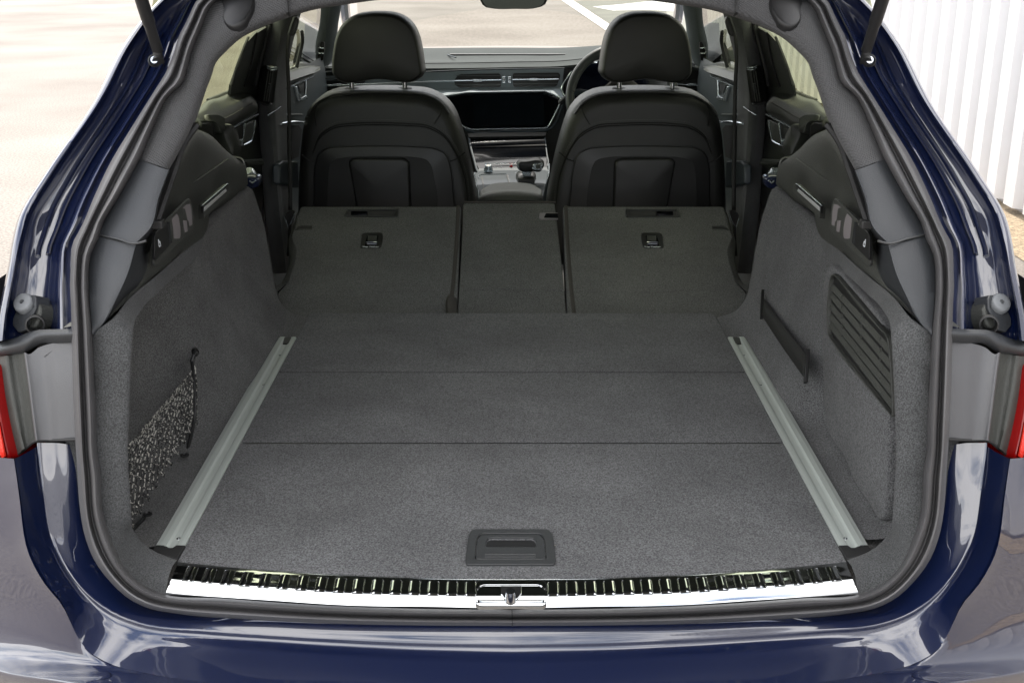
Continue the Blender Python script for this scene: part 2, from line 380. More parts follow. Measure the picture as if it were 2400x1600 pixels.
# butt joint of the seal at the bottom centre
jp = [toward(a_ + (b_ - a_) * f, .0065 - o_) for a_, b_, f, o_ in [(so_[-1] + V((.0004, 0, 0)), si_[-1], f, o_) for f, o_ in zip(fr_, of_)]]
M().tube(jp, .0007, 5).build('seal_joint', RUBD, seal)

# ---- painted gutter beside the seal (D-pillar)
SIL = 'S 520,-150 430,-62 375,0 344,34 293,103 220,241 103,413 45,510 30,570 22,620 8,690 -2,740 -8,800'
SEG = 'S 700,-110 540,-50 a 330,0 200,250 90,480 A 1225,230 1180,370 1125,500 1050,620 900,860 760,1090 640,1340 545,1560 D 500,100 480,300 e 1070,700 1085,1000 1095,1400'
A_ = [pt_[:2] for pt_ in px(SIL)]; B_ = [pt_[:2] for pt_ in px(SEG)]
def c2(P, n): return [(q.x, q.y) for q in cr([V((p[0], p[1], 0)) for p in P], n)]
A2, B2 = c2(A_, 60), c2(B_, 60)
FR = [(-.02, .02), (0, -.020), (.035, -.030), (.08, -.029), (.115, -.012), (.17, .006), (.3, .022), (.5, .038), (.68, .046), (.77, .038), (.83, .014), (.87, .009), (.92, .022), (1.02, .024)]
def gutter(mir):
    q = M(); rows = []
    for f, o_ in FR:
        rows.append([uo((a_[0] + (b_[0] - a_[0]) * f, a_[1] + (b_[1] - a_[1]) * f), o_) for a_, b_ in zip(A2, B2)])
    rr = list(map(list, zip(*[cr([r[j] for r in rows], 48) for j in range(60)])))
    q.grid(rr); gp = q.build('pillar_gutter', PAINT, car, mir, sharp=80)
    # swage and pressed seams inside the gutter
    for f, off, r_ in ((.45, .036, .004), (.62, .042, .003)):
        P = [uo((a_[0] + (b_[0] - a_[0]) * f, a_[1] + (b_[1] - a_[1]) * f), off) for a_, b_ in zip(A2[18:50], B2[18:50])]
        M().tube(P, (r_ * 2.2, r_), 10).build('pressed_swage', PAINT, gp, mir)
    # outer quarter panel running forward along the shoulder
    r0 = rows[1]; q = M()
    def lay(dx, dy, dz): return [p + V((-dx * (1 if p.z < FZ + .45 else .35), dy, dz)) for p in r0]
    q.grid([r0, lay(.006, .03, 0), lay(.014, .10, .0), lay(.03, .3, 0), lay(.05, .6, .01)])
    q.build('quarter_panel', PAINT, car, mir, sharp=80)
both(gutter)

# ---- D-pillar interior trims
PI_IN = 'S 1200,-20 1000,-13 870,-1 800,9.6 720,24 a 2020,290 1700,400 1400,530 1100,700 850,930 640,1180 A 1435,510 1400,600 1355,726 1310,850 1243,987 1150,1155'
PI_OUT = 'S 1200,-125 900,-100 690,-45 560,-12 a 700,0 560,150 450,400 330,700 230,950 150,1250 40,1560 A 1160,640 1050,850 955,1085'
def toppillar(mir):
    a_, b_ = px(PI_OUT), px(PI_IN)
    # split in two: roof header and pillar, meeting at the seam near 672,38
    for nm, ia, ib in (('header_trim', (0, 4), (0, 6)), ('pillar_trim', (3, len(a_)), (5, len(b_)))):
        A3 = c2([p[:2] for p in a_[ia[0]:ia[1]]], 40); B3 = c2([p[:2] for p in b_[ib[0]:ib[1]]], 40); rows = []
        for f, o_ in ((-.06, .012), (.06, .006), (.2, .0), (.5, .004), (.8, .012), (.93, .022), (1.0, .042), (1.03, .07), (1.045, .11)):
            rows.append([uo((p[0] + (q_[0] - p[0]) * f, p[1] + (q_[1] - p[1]) * f), o_) for p, q_ in zip(A3, B3)])
        q = M(); q.grid(rows); q.build(nm, PILL, car, mir, sharp=80)
    # seam between them
    s0 = [uo((p[0], p[1]), o_ - .003) for p, o_ in (((672, -14), .0), ((673, 10), .006), ((674, 28), .014), ((679, 37), .034))]
    M().tube(s0, .002, 6).build('trim_seam', RUBD, car, mir)
    # black hinge-strut cover
    P = [uo(p, .006) for p in px('A 1505,-60 1515,20 1530,90 1527,150 1548,188 1590,205 1650,182 1705,118 1735,62 1728,-30 1700,-80')]
    M().puff(cr(P, 40, True), .007, rings=6, inset=.10, back=.006, dome=.002).build('strut_cover', PLASD, car, mir)
both(toppillar)
def lowpillar(mir):
    # upper smooth piece
    o1 = PO('A 955,1087 830,1310 690,1560 D 655,50'); i1 = PO('A 1150,1160 1080,1350 1020,1560 D 928,118', .006)
    def face(ob, o_, i_, fl, bk, nm, n=28):
        ob, o_, i_, fl, bk = [cr(r, n) for r in (ob, o_, i_, fl, bk)]
        q = M(); q.grid([ob, o_, [a_.lerp(b_, .33) + V((0, -.0015, 0)) for a_, b_ in zip(o_, i_)], [a_.lerp(b_, .66) + V((0, -.0015, 0)) for a_, b_ in zip(o_, i_)], [a_.lerp(b_, .93) for a_, b_ in zip(o_, i_)],
                         [a_.lerp(b_, .985) + V((0, .002, 0)) for a_, b_ in zip(o_, i_)], [a_.lerp(b_, .12) for a_, b_ in zip(i_, fl)], [a_.lerp(b_, .5) for a_, b_ in zip(i_, fl)], fl, bk])
        q.build(nm, PILL2, car, mir, sharp=45)
    face(PO('A 930,1085 805,1310 668,1560 D 640,90', .01), o1, i1, PO('A 1164,1160 1100,1350 1040,1568 D 985,108', .09), PO('A 1172,1165 1108,1350 1050,1568 D 1000,112', .20), 'pillar_trim_middle')
    o2 = PO('D 648,58 620,200 605,400 615,560 628,735'); o2b = PO('D 628,52 600,200 590,400 600,560 612,735', .012)
    i2 = PO('D 925,132 868,330 790,500 722,640 640,738', .006)
    k2 = PO('D 998,118 985,300 868,512 760,632 655,736', .12)
    face(o2b, o2, i2, k2, PO('D 1015,112 1000,300 880,525 768,645 655,745', .2), 'pillar_trim_lower', 34)
    M().tube(PO('D 652,50 690,62 800,88 930,118 960,112 995,100', -.003), .0016, 6, n=16).build('pillar_joint_line', BEZEL, car, mir)
    # black shelf rail in the gap beside the trim
    P = PO('A 1330,850 1250,960 1175,1160 1110,1350 1050,1520', .055)
    M().tube(P, (.005, .010), 8, n=20).build('window_edge_strip', RUBD, car, mir)
    e_ = P[-1]; M().box(e_ + V((.004, -.004, 0)), V((.010, 0, 0)), V((0, .008, 0)), V((0, 0, .006))).build('strip_end', RUBD, car, mir, bevel=.002)
both(lowpillar)

SILVD0 = mat('dark_steel_washer', (.04, .042, .045), .35, metal=1)
# ---- gas struts and their ball joints
def strut(mir):
    bj = uo(pt('A', 1075, 418), .004); a_ = uo(pt('A', 1075, 350), -.012); tgt = uy((322, -30), .30)
    d = (tgt - a_).normalized(); root = empty('gas_strut', bj, car)
    M().tube([a_, a_ + d * .04, a_ + d * .045, a_ + d * .42], [.0078, .0078, .0092, .0092], 14).build('strut_tube', PLASD, root, mir)
    M().tube([a_ + d * .42, a_ + d * .7], .0042, 10).build('strut_rod', TAG, root, mir)
    M().tube([a_ + d * .004, a_.lerp(bj, .5), bj + V((.002, -.006, 0))], [.0066, .0072, .0088], 12).build('strut_socket', RUBD, root, mir)
    M().lathe(bj + V((-.006, .004, 0)), V((.25, -1, .25)), [(.009, 0), (.0095, .003), (.0075, .004), (.006, .001), (.0, .001)]).build('ball_washer', SILVD0, root, mir)
    M().cyl(bj + V((-.006, .004, 0)), V((.25, -1, .25)), .005, .012).build('ball_stud', TAG, root, mir)
    if mir:
        M().tube([a_ + d * .143, a_ + d * .147], .0097, 14).build('blue_band', BLUE, root, mir)
both(strut)

# ---- rubber bump stops on brackets
def bump(mir):
    c0 = uo(pt('e', 400, 1010), .012); ax = V((-.12, -.72, .62)).normalized(); r = .0135
    root = empty('bump_stop', c0, car)
    M().lathe(c0 - ax * .012, ax, [(0, -.012), (.0105, -.012), (.0105, -.002), (.0135, -.002), (.0145, .004), (.0142, .018), (.0125, .0225), (.0105, .0235), (.0032, .0235), (.003, .018), (0, .018)]).build('rubber_buffer', RUBL, root, mir, sharp=50)
    P = [uo(p, .014) for p in px('e 455,868 580,868 600,920 600,1060 560,1160 475,1240 460,1330 450,1400 330,1440 240,1330 245,1230 290,1120 380,1160 480,1130 560,1050 540,960')]
    M().slab(P, .006, .02).build('bracket_plate', PILL2, root, mir, bevel=.0015)
    P = [uo(p, .022) for p in px('e 585,890 650,990 690,1080 680,1180 640,1300 600,1360 520,1390 470,1330 500,1240 570,1180 600,1080')]
    M().slab(P, .008, .02).build('bracket_cheek', PLAS, root, mir, bevel=.003)
    cc = uo(pt('e', 538, 1305), .008)
    M().lathe(cc, V((.35, -1, .1)), [(.0125, -.004), (.0125, .004), (.0105, .0045), (.0095, .002), (.009, -.012), (0, -.012)]).build('bracket_sleeve', PLASD, root, mir, sharp=40)
both(bump)

# ---- satin corner trims above the bumper
def corner(mir):
    root = empty('corner_trim', uo((100, 900)), car)
    rails = [PO('f -20,345 20,800 100,1150 178,1420', .004), PO('f 95,335 150,700 215,1050 272,1335', .0), PO('f 112,332 172,700 232,1050 285,1330', .004), PO('f 248,310 285,600 325,920 368,1262', .004),
             PO('f 258,305 298,600 338,920 382,1256', -.010), PO('f 274,305 314,600 355,920 400,1252', -.013), PO('f 300,320 340,600 380,920 420,1250', -.010), PO('f 420,250 450,600 490,920 520,1248', .0), PO('f 600,200 630,600 650,920 670,1245', .004), PO('f 820,190 840,600 855,920 870,1240', .010)]
    q = M(); q.loft(rails[:5], 30, 20); q.build('corner_edge_strip', PLAS, root, mir, sharp=80)
    q = M(); q.loft(rails[4:], 30, 60); q.build('corner_face', SATIN, root, mir, sharp=80)
    # rolled upper lip
    lip = [PO('f -60,230 60,180 180,145 300,95 380,65 480,60 620,55 820,45', .018), PO('f -60,235 60,190 180,155 300,105 400,75 480,68 620,64 820,54', -.004),
           PO('f -60,290 60,258 180,222 300,180 400,115 500,108 640,104 820,96', -.012), PO('f -60,345 60,325 180,300 290,270 400,200 480,175 640,168 820,160', -.004), PO('f -60,350 60,333 180,322 262,312 350,262 430,215 620,205 820,196', .003)]
    q = M(); q.loft(lip, 34, 20); q.build('corner_lip', PILL2, root, mir, sharp=80)
    # shadow gap below, against the paint
    M().tube(PO('f 180,1412 280,1335 375,1262 500,1254 700,1246 850,1240', .004), .0022, 6, n=20, closed=False).build('corner_gap', RUBD, root, mir)
both(corner)

# ---- tail lights
def lamp(mir):
    root = empty('tail_light', uo((-60, 950)), car)
    P = PO('f -900,560 -420,470 -120,430 -2,420 22,560 60,800 100,1050 140,1250 186,1440 140,1458 -60,1424 -400,1380 -900,1330', .0)
    M().puff(rnd(P, .012), .012, rings=4, inset=.03, back=.05).build('lamp_lens', RED, root, mir, sharp=50)
    nrm_ = normal(P)
    for nm, spx, m_ in (('lamp_band', 'f -300,760 -80,640 24,600 60,780 92,930 50,970 -10,990 -300,1130', REDD), ('reflector', 'f -60,1200 0,1090 92,1020 125,1180 168,1400 140,1425 60,1250 -10,1120', REDB), ('light_guide', 'f -300,1150 -20,1140 150,1430 100,1430 -60,1180 -300,1200', REDD)):
        M().slab([p + nrm_ * .0155 for p in PO(spx)], .002, .001).build(nm, m_, root, mir, bevel=.0008)
both(lamp)

# ---- painted rear panel under the opening and bumper
R0 = 'S 177,1040 181,1094 186,1180 198,1253 220,1311 262,1366 300,1401 344,1423 413,1437 585,1451 800,1461 1000,1465 1200,1466'
R1 = 'S 87,1037 90,1080 100,1146 119,1256 162,1342 213.5,1401 272,1439 327,1459.5 482,1477 654,1489 800,1497 1000,1505 1200,1508'
R2 = 'S 0,1110 34,1081 48,1160 74,1297.6 113.6,1370 148,1414.7 172,1473 203,1521 262,1556 344,1576.5 500,1600 800,1640 1200,1665'
def mixr(a_, b_, f, off=0.0, n=60):
    A3, B3 = c2([p[:2] for p in px(a_)], n), c2([p[:2] for p in px(b_)], n)
    return [uo((p[0] + (q_[0] - p[0]) * f, p[1] + (q_[1] - p[1]) * f), off) for p, q_ in zip(A3, B3)]
# ledge under the seal: slopes down and back, then a near-level step, then the bumper skin
R2b = 'S 34,1075 40,1110 48,1160 74,1297.6 113.6,1370 148,1414.7 172,1473 203,1521 262,1556 344,1576.5 500,1600 800,1640 1200,1665'
def lowz(spec, zs, n=60):
    P = c2([p[:2] for p in px(spec)], n); r = []
    for i, p in enumerate(P):
        r.append(p)
    return r
a0 = c2([p[:2] for p in px(R0)], 60); a1 = c2([p[:2] for p in px(R1)], 60); a2 = c2([p[:2] for p in px(R2b)], 60)
sm01 = lambda t: (lambda t: t * t * (3 - 2 * t))(max(0, min(1, t)))
lean_ = lambda i: .045 * max(0, 1 - i / 26)
q0 = [uo(p, .004 + lean_(i)) for i, p in enumerate(a0)]; q1 = [uo(p, -.036 + .027 * sm01((i - 14) / 22) + lean_(i)) for i, p in enumerate(a1)]
# step beyond the ledge: stays near level at the bottom, faces inboard at the sides
q2 = [uo(p, -.080 - .020 * sm01((i - 20) / 22) + .7 * lean_(i)) for i, p in enumerate(a2)]
rows = [[a_ + V((0, .02, .004)) for a_ in q0], q0, [a_.lerp(b_, .5) + V((0, -.001, .001)) for a_, b_ in zip(q0, q1)], [a_.lerp(b_, .93) for a_, b_ in zip(q0, q1)], q1,
        [a_.lerp(b_, .05) + V((0, .004, -.004)) for a_, b_ in zip(q1, q2)], [a_.lerp(b_, .3) + V((0, .006, -.005)) for a_, b_ in zip(q1, q2)], [a_.lerp(b_, .65) + V((0, .004, -.003)) for a_, b_ in zip(q1, q2)], q2]
q = M(); q.grid(list(map(list, zip(*[cr([r[j] for r in rows], 60) for j in range(60)])))); q.mirror()
q.build('rear_panel', PAINT, car, sharp=80, label='glossy navy painted ledge under the boot opening')
# bumper skin outside the ledge, from the side creases round to the bottom centre
OB = 'S -420,1035 -420,1120 -420,1250 -415,1360 -380,1440 -250,1500 -100,1545 0,1575 120,1592 300,1625 600,1700 1200,1770'
ao = c2([p[:2] for p in px(OB)], 60); q5 = [uo(p, -.055 - .16 * sm01((i - 14) / 24) + .7 * lean_(i)) for i, p in enumerate(ao)]
def blend(f, lift, drop=0.0):
    return [toward(a_.lerp(b_, f), lift * min(1, .35 + i / 60)) for i, (a_, b_) in enumerate(zip(q2, q5))]
rows = [[p + V((0, .012, -.006)) for p in q2], q2, blend(.04, .004), blend(.2, .016), blend(.45, .030), blend(.7, .032), blend(.9, .018), q5, [p + V((-.01, .03, -.10)) for p in q5]]
q = M(); q.grid(list(map(list, zip(*[cr([r[j] for r in rows], 44) for j in range(60)])))); q.mirror()
q.build('bumper', PAINT, car, sharp=80)

# ---- load floor of three carpeted boards
HW = .452
def board(y0, y1, bow=False, hw=HW, z=0.0, hw1=None):
    hw1 = hw1 or hw; P = [V((-hw, y0, FZ + z)), V((hw, y0, FZ + z)), V((hw1, y1, FZ + z)), V((-hw1, y1, FZ + z))]
    if bow: P = [V((x_, y0 - .042 * (1 - (x_ / hw) ** 2), FZ + z)) for x_ in [hw * (k / 10 - 1) for k in range(21)]] + P[2:]
    return P
Y = lambda s_: uz((1200, s_)).y
ye = uz((418, 1316.5)).y; y3 = Y(1037); y2 = Y(871.5); y1f = Y(733)
M().prism(board(ye, y3 - .0028, True), V((0, 0, -.014))).build('floor_board', CARPET, car, bevel=.0012, label='rear board of the carpeted load floor, with the grip plate')
M().prism(board(y3 + .0028, y2 - .0018), V((0, 0, -.014))).build('floor_board', CARPET, car, bevel=.0022)
P = board(y2 + .0018, y1f); P = [P[0], P[1], P[2] + V((0, -.01, 0)), P[2] + V((-.008, 0, 0)), P[3] + V((.008, 0, 0)), P[3] + V((0, -.01, 0))]
M().prism(P, V((0, 0, -.016))).build('floor_board', CARPET, car, bevel=.002)
M().prism(board(.02, 1.20, hw=.62, z=-.02), V((0, 0, -.02))).build('floor_tub', CARPET2, car)

# grip plate in the rear board
for ys_ in (y3, y2): M().box((0, ys_, FZ - .0055), V((.445, 0, 0)), V((0, .0022, 0)), V((0, 0, .0045))).build('seam_dark_strip', VOID, car)  # black strips stand in for the shade inside the open board gaps
hp = empty('grip_plate', uz((1200, 1290)), car)
P = rnd(PZ('H 868,560 890,528 1415,528 1440,570 1460,745 1450,768 852,768 842,745', .001), .012)
I_ = rnd(PZ('H 918,600 948,556 1362,556 1385,600 1398,732 1370,735 930,735 908,732', .001), .009)
M().frame(P, I_, .0022, .004).build('plate_frame', BEZEL, hp, bevel=.0008)
F_ = rnd(PZ('H 926,602 954,562 1354,562 1378,602 1391,728 1366,731 936,731 916,728', .0005), .008)
S_ = rnd(PZ('H 985,610 1000,585 1308,585 1325,610 1327,645 1320,648 988,648 981,645', .0005), .006)
M().frame(F_, S_, .0018, .006).build('grip_flap', BEZEL, hp, bevel=.0008)
M().slab(rnd(PZ('H 988,622 1004,600 1304,600 1320,622 1322,641 1315,643 992,643 985,641', .0), .006), .0008, .002).build('finger_well', PLASD, hp)
for yy in (692, 703, 715):
    M().tube(PZ('H 977,%d 1324,%d' % (yy, yy), .0028), .0008, 6).build('grip_ridge', BEZEL, hp)
for xx in (911, 1390): M().cyl(uz(pt('H', xx, 716), .0005), V((0, 0, 1)), .0016, .002, 8).build('hinge_pin', TAG, hp)

# ---- cargo rails
def rail(mir):
    root = empty('cargo_rail', V((-.47, .5, FZ)), car)
    z0 = 1.0; ya = uz((667, 792)).y; yb = uz((398, 1284)).y
    cs = [(.452, -.004), (.452, .001), (.457, .0022), (.463, .0012), (.4635, .0004), (.465, -.0003), (.472, -.0003), (.4745, .0004), (.4755, .0012), (.477, .0022), (.4855, .0022), (.4865, .0005), (.493, -.0005), (.4935, -.004)]
    q = M(); q.grid([[V((-x_, y_, FZ + z_ + .001)) for x_, z_ in cs] for y_ in (ya, yb)]); q.build('rail_channel', BRUSH, root, mir, sharp=25)
    q = M(); q.slab(PZ('D 1033,668 S 362,1276 372,1277 389,1284 395,1286 403,1284 410,1279 434,1279 G 1208,728 1120,706', .0015), .001, .006)
    q = M(); q.slab([uz(p, .002) for p in px('G 1036,668 1062,632 1120,632 1130,648 1148,656 1172,652 1190,640 1200,632 1264,634 1206,728 1120,704')], .0012, .008, V((0, 0, 1))); q.build('rail_end_cap', RUBD, root, mir, bevel=.0012)
    q = M(); q.slab([uz(p, .001) for p in px('D 1935,762 1985,762 1962,806 1925,804')], .002, .004, V((0, 0, 1))); q.build('rail_stop', PLASD, root, mir, bevel=.001)
    for sx, sy in ((1907, 884), (1795, 1085)):
        c_ = uz(pt('D', sx, sy), -.001); q = M(); q.lathe(c_, V((0, 0, 1)), [(.0038, -.002), (.0038, .001), (.003, .002), (.0012, .002), (.001, .0), (0, 0)], 12); q.build('rail_screw', TAG, root, mir)
    c_ = uz(pt('G', 1218, 592), -.001); q = M(); q.lathe(c_, V((0, 0, 1)), [(.0042, -.002), (.0042, .001), (.0034, .002), (.0012, .002), (.001, .0), (0, 0)], 12); q.build('rail_screw', TAG, root, mir)
both(rail)

# ---- carpeted side walls
FRONT = PY('S 582,437,1.10 604,480,1.12 617,520,1.13 630,590,1.13 641,653,1.12 655,704,1.10 679,730,1.085 714,741,1.07')
def sidewall(mir):
    if not mir: ks = [(1.05, .498, .568), (.93, .50, .57), (.8, .502, .571), (.7, .504, .572), (.6, .512, .577), (.52, .53, .590), (.45, .555, .615), (.38, .58, .63), (.3, .60, .64), (.2, .605, .64), (.1, .60, .63), (.05, .57, .60)]
    else: ks = [(1.05, .498, .568), (.93, .50, .57), (.8, .502, .571), (.7, .504, .572), (.62, .504, .576), (.58, .506, .582), (.54, .512, .592), (.50, .535, .61), (.46, .556, .62), (.42, .56, .61), (.36, .553, .60), (.26, .552, .60), (.15, .552, .595), (.07, .55, .58)]
    cols = [FRONT]
    for y_, xf, xt in ks:
        c_ = []
        for h_, k_ in ((.275, 1.5), (.285, 1), (.24, .93), (.18, .80), (.11, .55), (.06, .28), (.025, .05), (.006, -.15), (.0, -.5)):
            x_ = xf + (xt - xf) * k_ if k_ > 0 else xf + .03 * k_
            c_.append(V((-x_, y_, FZ + h_)))
        c_.append(V((-.45, y_, FZ - .001))); cols.append(c_)
    cols[0] = [FRONT[0] + V((-.03, 0, 0))] + FRONT + [V((-.45, 1.06, FZ - .001))]
    rr = [cr(c_, 30) for c_ in cols]; rr = list(map(list, zip(*[cr([r[j] for r in rr], 60) for j in range(30)])))
    q = M(); q.grid(rr); return q.build('side_carpet', CARPETR if not mir else CARPET, car, mir, sharp=80)
both(sidewall)
# close the gap behind the front edge so that the wall has thickness
def wallback(mir):
    q = M(); q.grid([[p for p in FRONT], [p + V((-.10, .012, 0)) for p in FRONT]]); q.build('side_carpet_edge', CARPET2, car, mir)
both(wallback)
# carpeted frame inside the seal, rolling into the pocket
FO = px('D 1425,-4 1210,207 1000,392 870,502 720,672 622,733 632,1000 648,1300 658,1560 G 672,100 692,400 750,600 840,780 950,895 1050,952 1120,972 1138,880')
FI = px('D 1412,40 1345,200 1215,322 1055,470 960,570 915,650 905,740 897,850 885,1100 878,1300 872,1480 G 870,0 880,200 895,440 930,560 985,625 1040,665 1120,700 1204,730')
FOo = [.34, .22, .09, .04, .012, .006, .006, .006, .006, .006, .006, .006, .006, .006, .006, .006, .01, .03]
def frame(mir):
    n = 70
    FOY = {0: .76, 1: .45, 2: .20, 3: .10, 4: .04}
    o3 = cr([uy(p[:2], FOY[k_]) if k_ in FOY else uo(p[:2], f) for k_, (p, f) in enumerate(zip(FO, FOo))], n)
    FIY = {0: .76, 1: .60, 2: .40, 3: .22, 4: .125, 5: .085}
    fio = [.42, .42, .27, .13, .07, .04, .034, .03, .03, .03, .03, .03, .03, .03, .03, .03, .03, .03, .03]
    i3 = []
    for k_, p in enumerate(FI):
        i3.append(uy(p[:2], FIY[k_]) if k_ in FIY else uo(p[:2], fio[k_]))
    # foot of the inner edge rests on the floor
    for k_ in range(14, 19): i3[k_] = uz(FI[k_][:2], (.02, .012, .008, .006, .004)[k_ - 14])
    i3 = cr(i3, n)
    rows = [[p + V((0, .015, 0)) for p in o3], o3, [a_.lerp(b_, .3) + V((0, -.004, .003)) for a_, b_ in zip(o3, i3)], [a_.lerp(b_, .7) + V((0, -.006, .004)) for a_, b_ in zip(o3, i3)], [a_.lerp(b_, .93) + V((0, -.003, .001)) for a_, b_ in zip(o3, i3)], i3]
    def out(p, d, dy):
        if p.z < FZ + .03: return p + V((0, dy * .3, -.02))
        return p + V((-d, dy, 0))
    rows += [[out(p, .006, .012) for p in i3], [out(p, .03, .03) for p in i3], [out(p, .10, .05) for p in i3]]
    q = M(); q.grid(rows); q.build('opening_carpet', CARPETN, car, mir, sharp=80)
both(frame)

# ---- hard quarter trims above the carpet
TOPQ = 'A 1270,905,.60 1320,885,.74 1370,890,.86 1440,930,.98 1490,1000,1.06 1545,1065,1.12 1640,1070,1.16'
def quarter(mir):
    root = empty('quarter_trim', V((-.6, .7, FZ + .35)), car)
    bot = PY('D 735,632,.06 870,512,.11 1000,400,.20 1200,215,.44 1410,10,.74 A 1400,1500,.80 1560,1370,.95 1690,1262,1.10')
    mid = PY('D 960,250,.17 1000,130,.22 1050,-60,.30 A 1230,1320,.45 1340,1240,.62 1450,1160,.80 1560,1080,.98 1668,1110,1.12')
    top = PY('D 1030,120,.20 A 1060,1510,.22 1160,1200,.35 1260,940,.52 1300,885,.66 1370,892,.86 1440,930,.98 1490,1000,1.06 1545,1065,1.12 1640,1072,1.15')
    rim = [p + V((-.02, .012, .002)) for p in top]
    low = [p + V((-.06, .0, -.012)) for p in bot]
    q = M(); q.loft([low, bot, [a_.lerp(b_, .12) + V((.006, -.006, 0)) for a_, b_ in zip(bot, mid + [mid[-1]] * 9)] if False else cr(bot, 24), cr(mid, 24), cr(top, 24), cr(rim, 24), [p + V((-.10, .04, -.02)) for p in cr(rim, 24)]], 40, 40)
    q.build('trim_shell', PLAS, root, mir, sharp=60)
    # crease line
    M().tube([p + V((.001, -.002, 0)) for p in PY('A 1120,1345,.40 1230,1290,.50 1340,1225,.62 1450,1150,.79 1550,1082,.97')], .0022, 6, n=20).build('trim_crease', PLAS, root, mir)
    pl_o = uy(pt('A', 1300, 1330), .52)
    # courtesy lamp: bezel, black surround, lens
    f1 = lambda s_, off=0: [uy(p[:2], p[2]) + V((off, -off, 0)) for p in px(s_)]
    def yy(x_): return .50 + (x_ - 1380) / 180 * .20        # depth along the trim against the crop's x
    def qz(pts, off=.0): return [uy(pt('A', x_, y_), yy(x_) - off) for x_, y_ in pts]
    nrm_ = V((1, -.55, .25)).normalized()
    M().slab(rnd(qz([(1378, 1392), (1548, 1248), (1562, 1262), (1568, 1305), (1382, 1492)], .006), .006), .003, .01, nrm_).build('lamp_bezel', PLAS, root, mir, bevel=.001)
    M().slab(qz([(1378, 1400), (1548, 1252), (1550, 1300), (1382, 1450)], .018), .001, .004, nrm_).build('lamp_surround', PLASD, root, mir)
    M().slab(qz([(1390, 1408), (1535, 1284), (1542, 1302), (1390, 1438)], .024), .001, .003, nrm_).build('lamp_window', LENS, root, mir, bevel=.0006)
    M().tube(qz([(1377, 1398), (1549, 1250)], .026), .0008, 6).build('lamp_highlight', SILV, root, mir)
    # switch and hook panel
    def yz(x_): return .17 + (x_ - 1050) / 270 * .28
    def qs(pts, off=.0, k='A'):
        r = []
        for x_, y_ in pts:
            p = pt(k, x_, y_); xa = (p[0]) * 2.904; r.append(uy(p, yz(xa) - off))
        return r
    O_ = rnd(qs([(210, 940), (690, 450), (735, 432), (775, 500), (805, 720), (812, 880), (795, 925), (560, 1140), (300, 1385), (215, 1460), (190, 1440), (188, 1360), (205, 1000)], .008, 'd'), .006)
    M().slab(O_, .002, .005, nrm_).build('hook_panel', PLAS, root, mir, bevel=.001)
    M().tube(O_, .0009, 5, closed=True).build('panel_edge', BEZEL, root, mir)
    M().slab(rnd(qs([(220, 945), (400, 800), (430, 830), (460, 1120), (215, 1375), (205, 1330), (210, 1000)], .024, 'd'), .005), .001, .004, nrm_).build('release_button', PLASD, root, mir, bevel=.0008)
    for kk in (0, 14, 28): M().tube(qs([(405 + kk, 790), (425 + kk, 930), (445 + kk, 1130 - kk)], .029, 'd'), .0008, 5).build('grip_ridge', BEZEL, root, mir)
    M().slab(rnd(qs([(470, 735), (548, 655), (575, 730), (600, 860), (602, 1000), (590, 1040), (500, 1040), (488, 900)], .024, 'd'), .004), .001, .003, nrm_).build('hook_recess', PLASG, root, mir)
    M().slab(rnd(qs([(618, 585), (690, 525), (748, 510), (768, 600), (786, 830), (735, 850), (728, 780), (700, 745), (640, 740)], .017, 'd'), .003), .001, .003, nrm_).build('hook_recess', PLASG, root, mir)
    M().slab(rnd(qs([(636, 765), (692, 765), (706, 935), (662, 942)], .021, 'd'), .002), .002, .003, nrm_).build('bag_hook', PLASG, root, mir, bevel=.0006)
    # seat-fold pictogram: a small reclining seat
    ic = M()
    for a_ in ([(315, 645), (343, 640), (352, 690), (326, 700)], [(326, 700), (346, 695), (372, 905), (350, 900)], [(350, 900), (420, 850), (426, 880), (375, 930)], [(350, 700), (385, 700), (412, 760), (392, 790), (360, 740)], [(392, 780), (420, 820), (422, 850), (398, 830)]):
        ic.slab(qs(a_, .030, 'u'), .0004, .0004, nrm_)
    ic.build('seat_symbol', WHITEP, root, mir)
    # latch recess at the front end
    def yl(x_): return 1.06 + (x_ - 1570) / 100 * .06
    M().slab(rnd([uy(pt('A', x_, y_), yl(x_) - .016) for x_, y_ in [(1572, 1078), (1632, 1076), (1655, 1100), (1662, 1180), (1640, 1240), (1615, 1252), (1598, 1200), (1590, 1120)]], .008), .001, .006, V((.5, -1, .2)).normalized()).build('latch_recess', PLASD, root, mir)
    M().tube([uy(pt('A', x_, y_), yl(x_) - .02) for x_, y_ in [(1592, 1120), (1600, 1200), (1616, 1250), (1640, 1240), (1662, 1180)]], .0022, 6, n=14).build('latch_rim', PLAS, root, mir)
    M().box(uy(pt('A', 1600, 1150), 1.06), V((.003, 0, 0)), V((0, .004, 0)), V((0, 0, .018))).build('latch_tab', PLASG, root, mir, bevel=.001)
LENS = mat('frosted_lamp_cover', (.45, .46, .45), .35)
both(quarter)

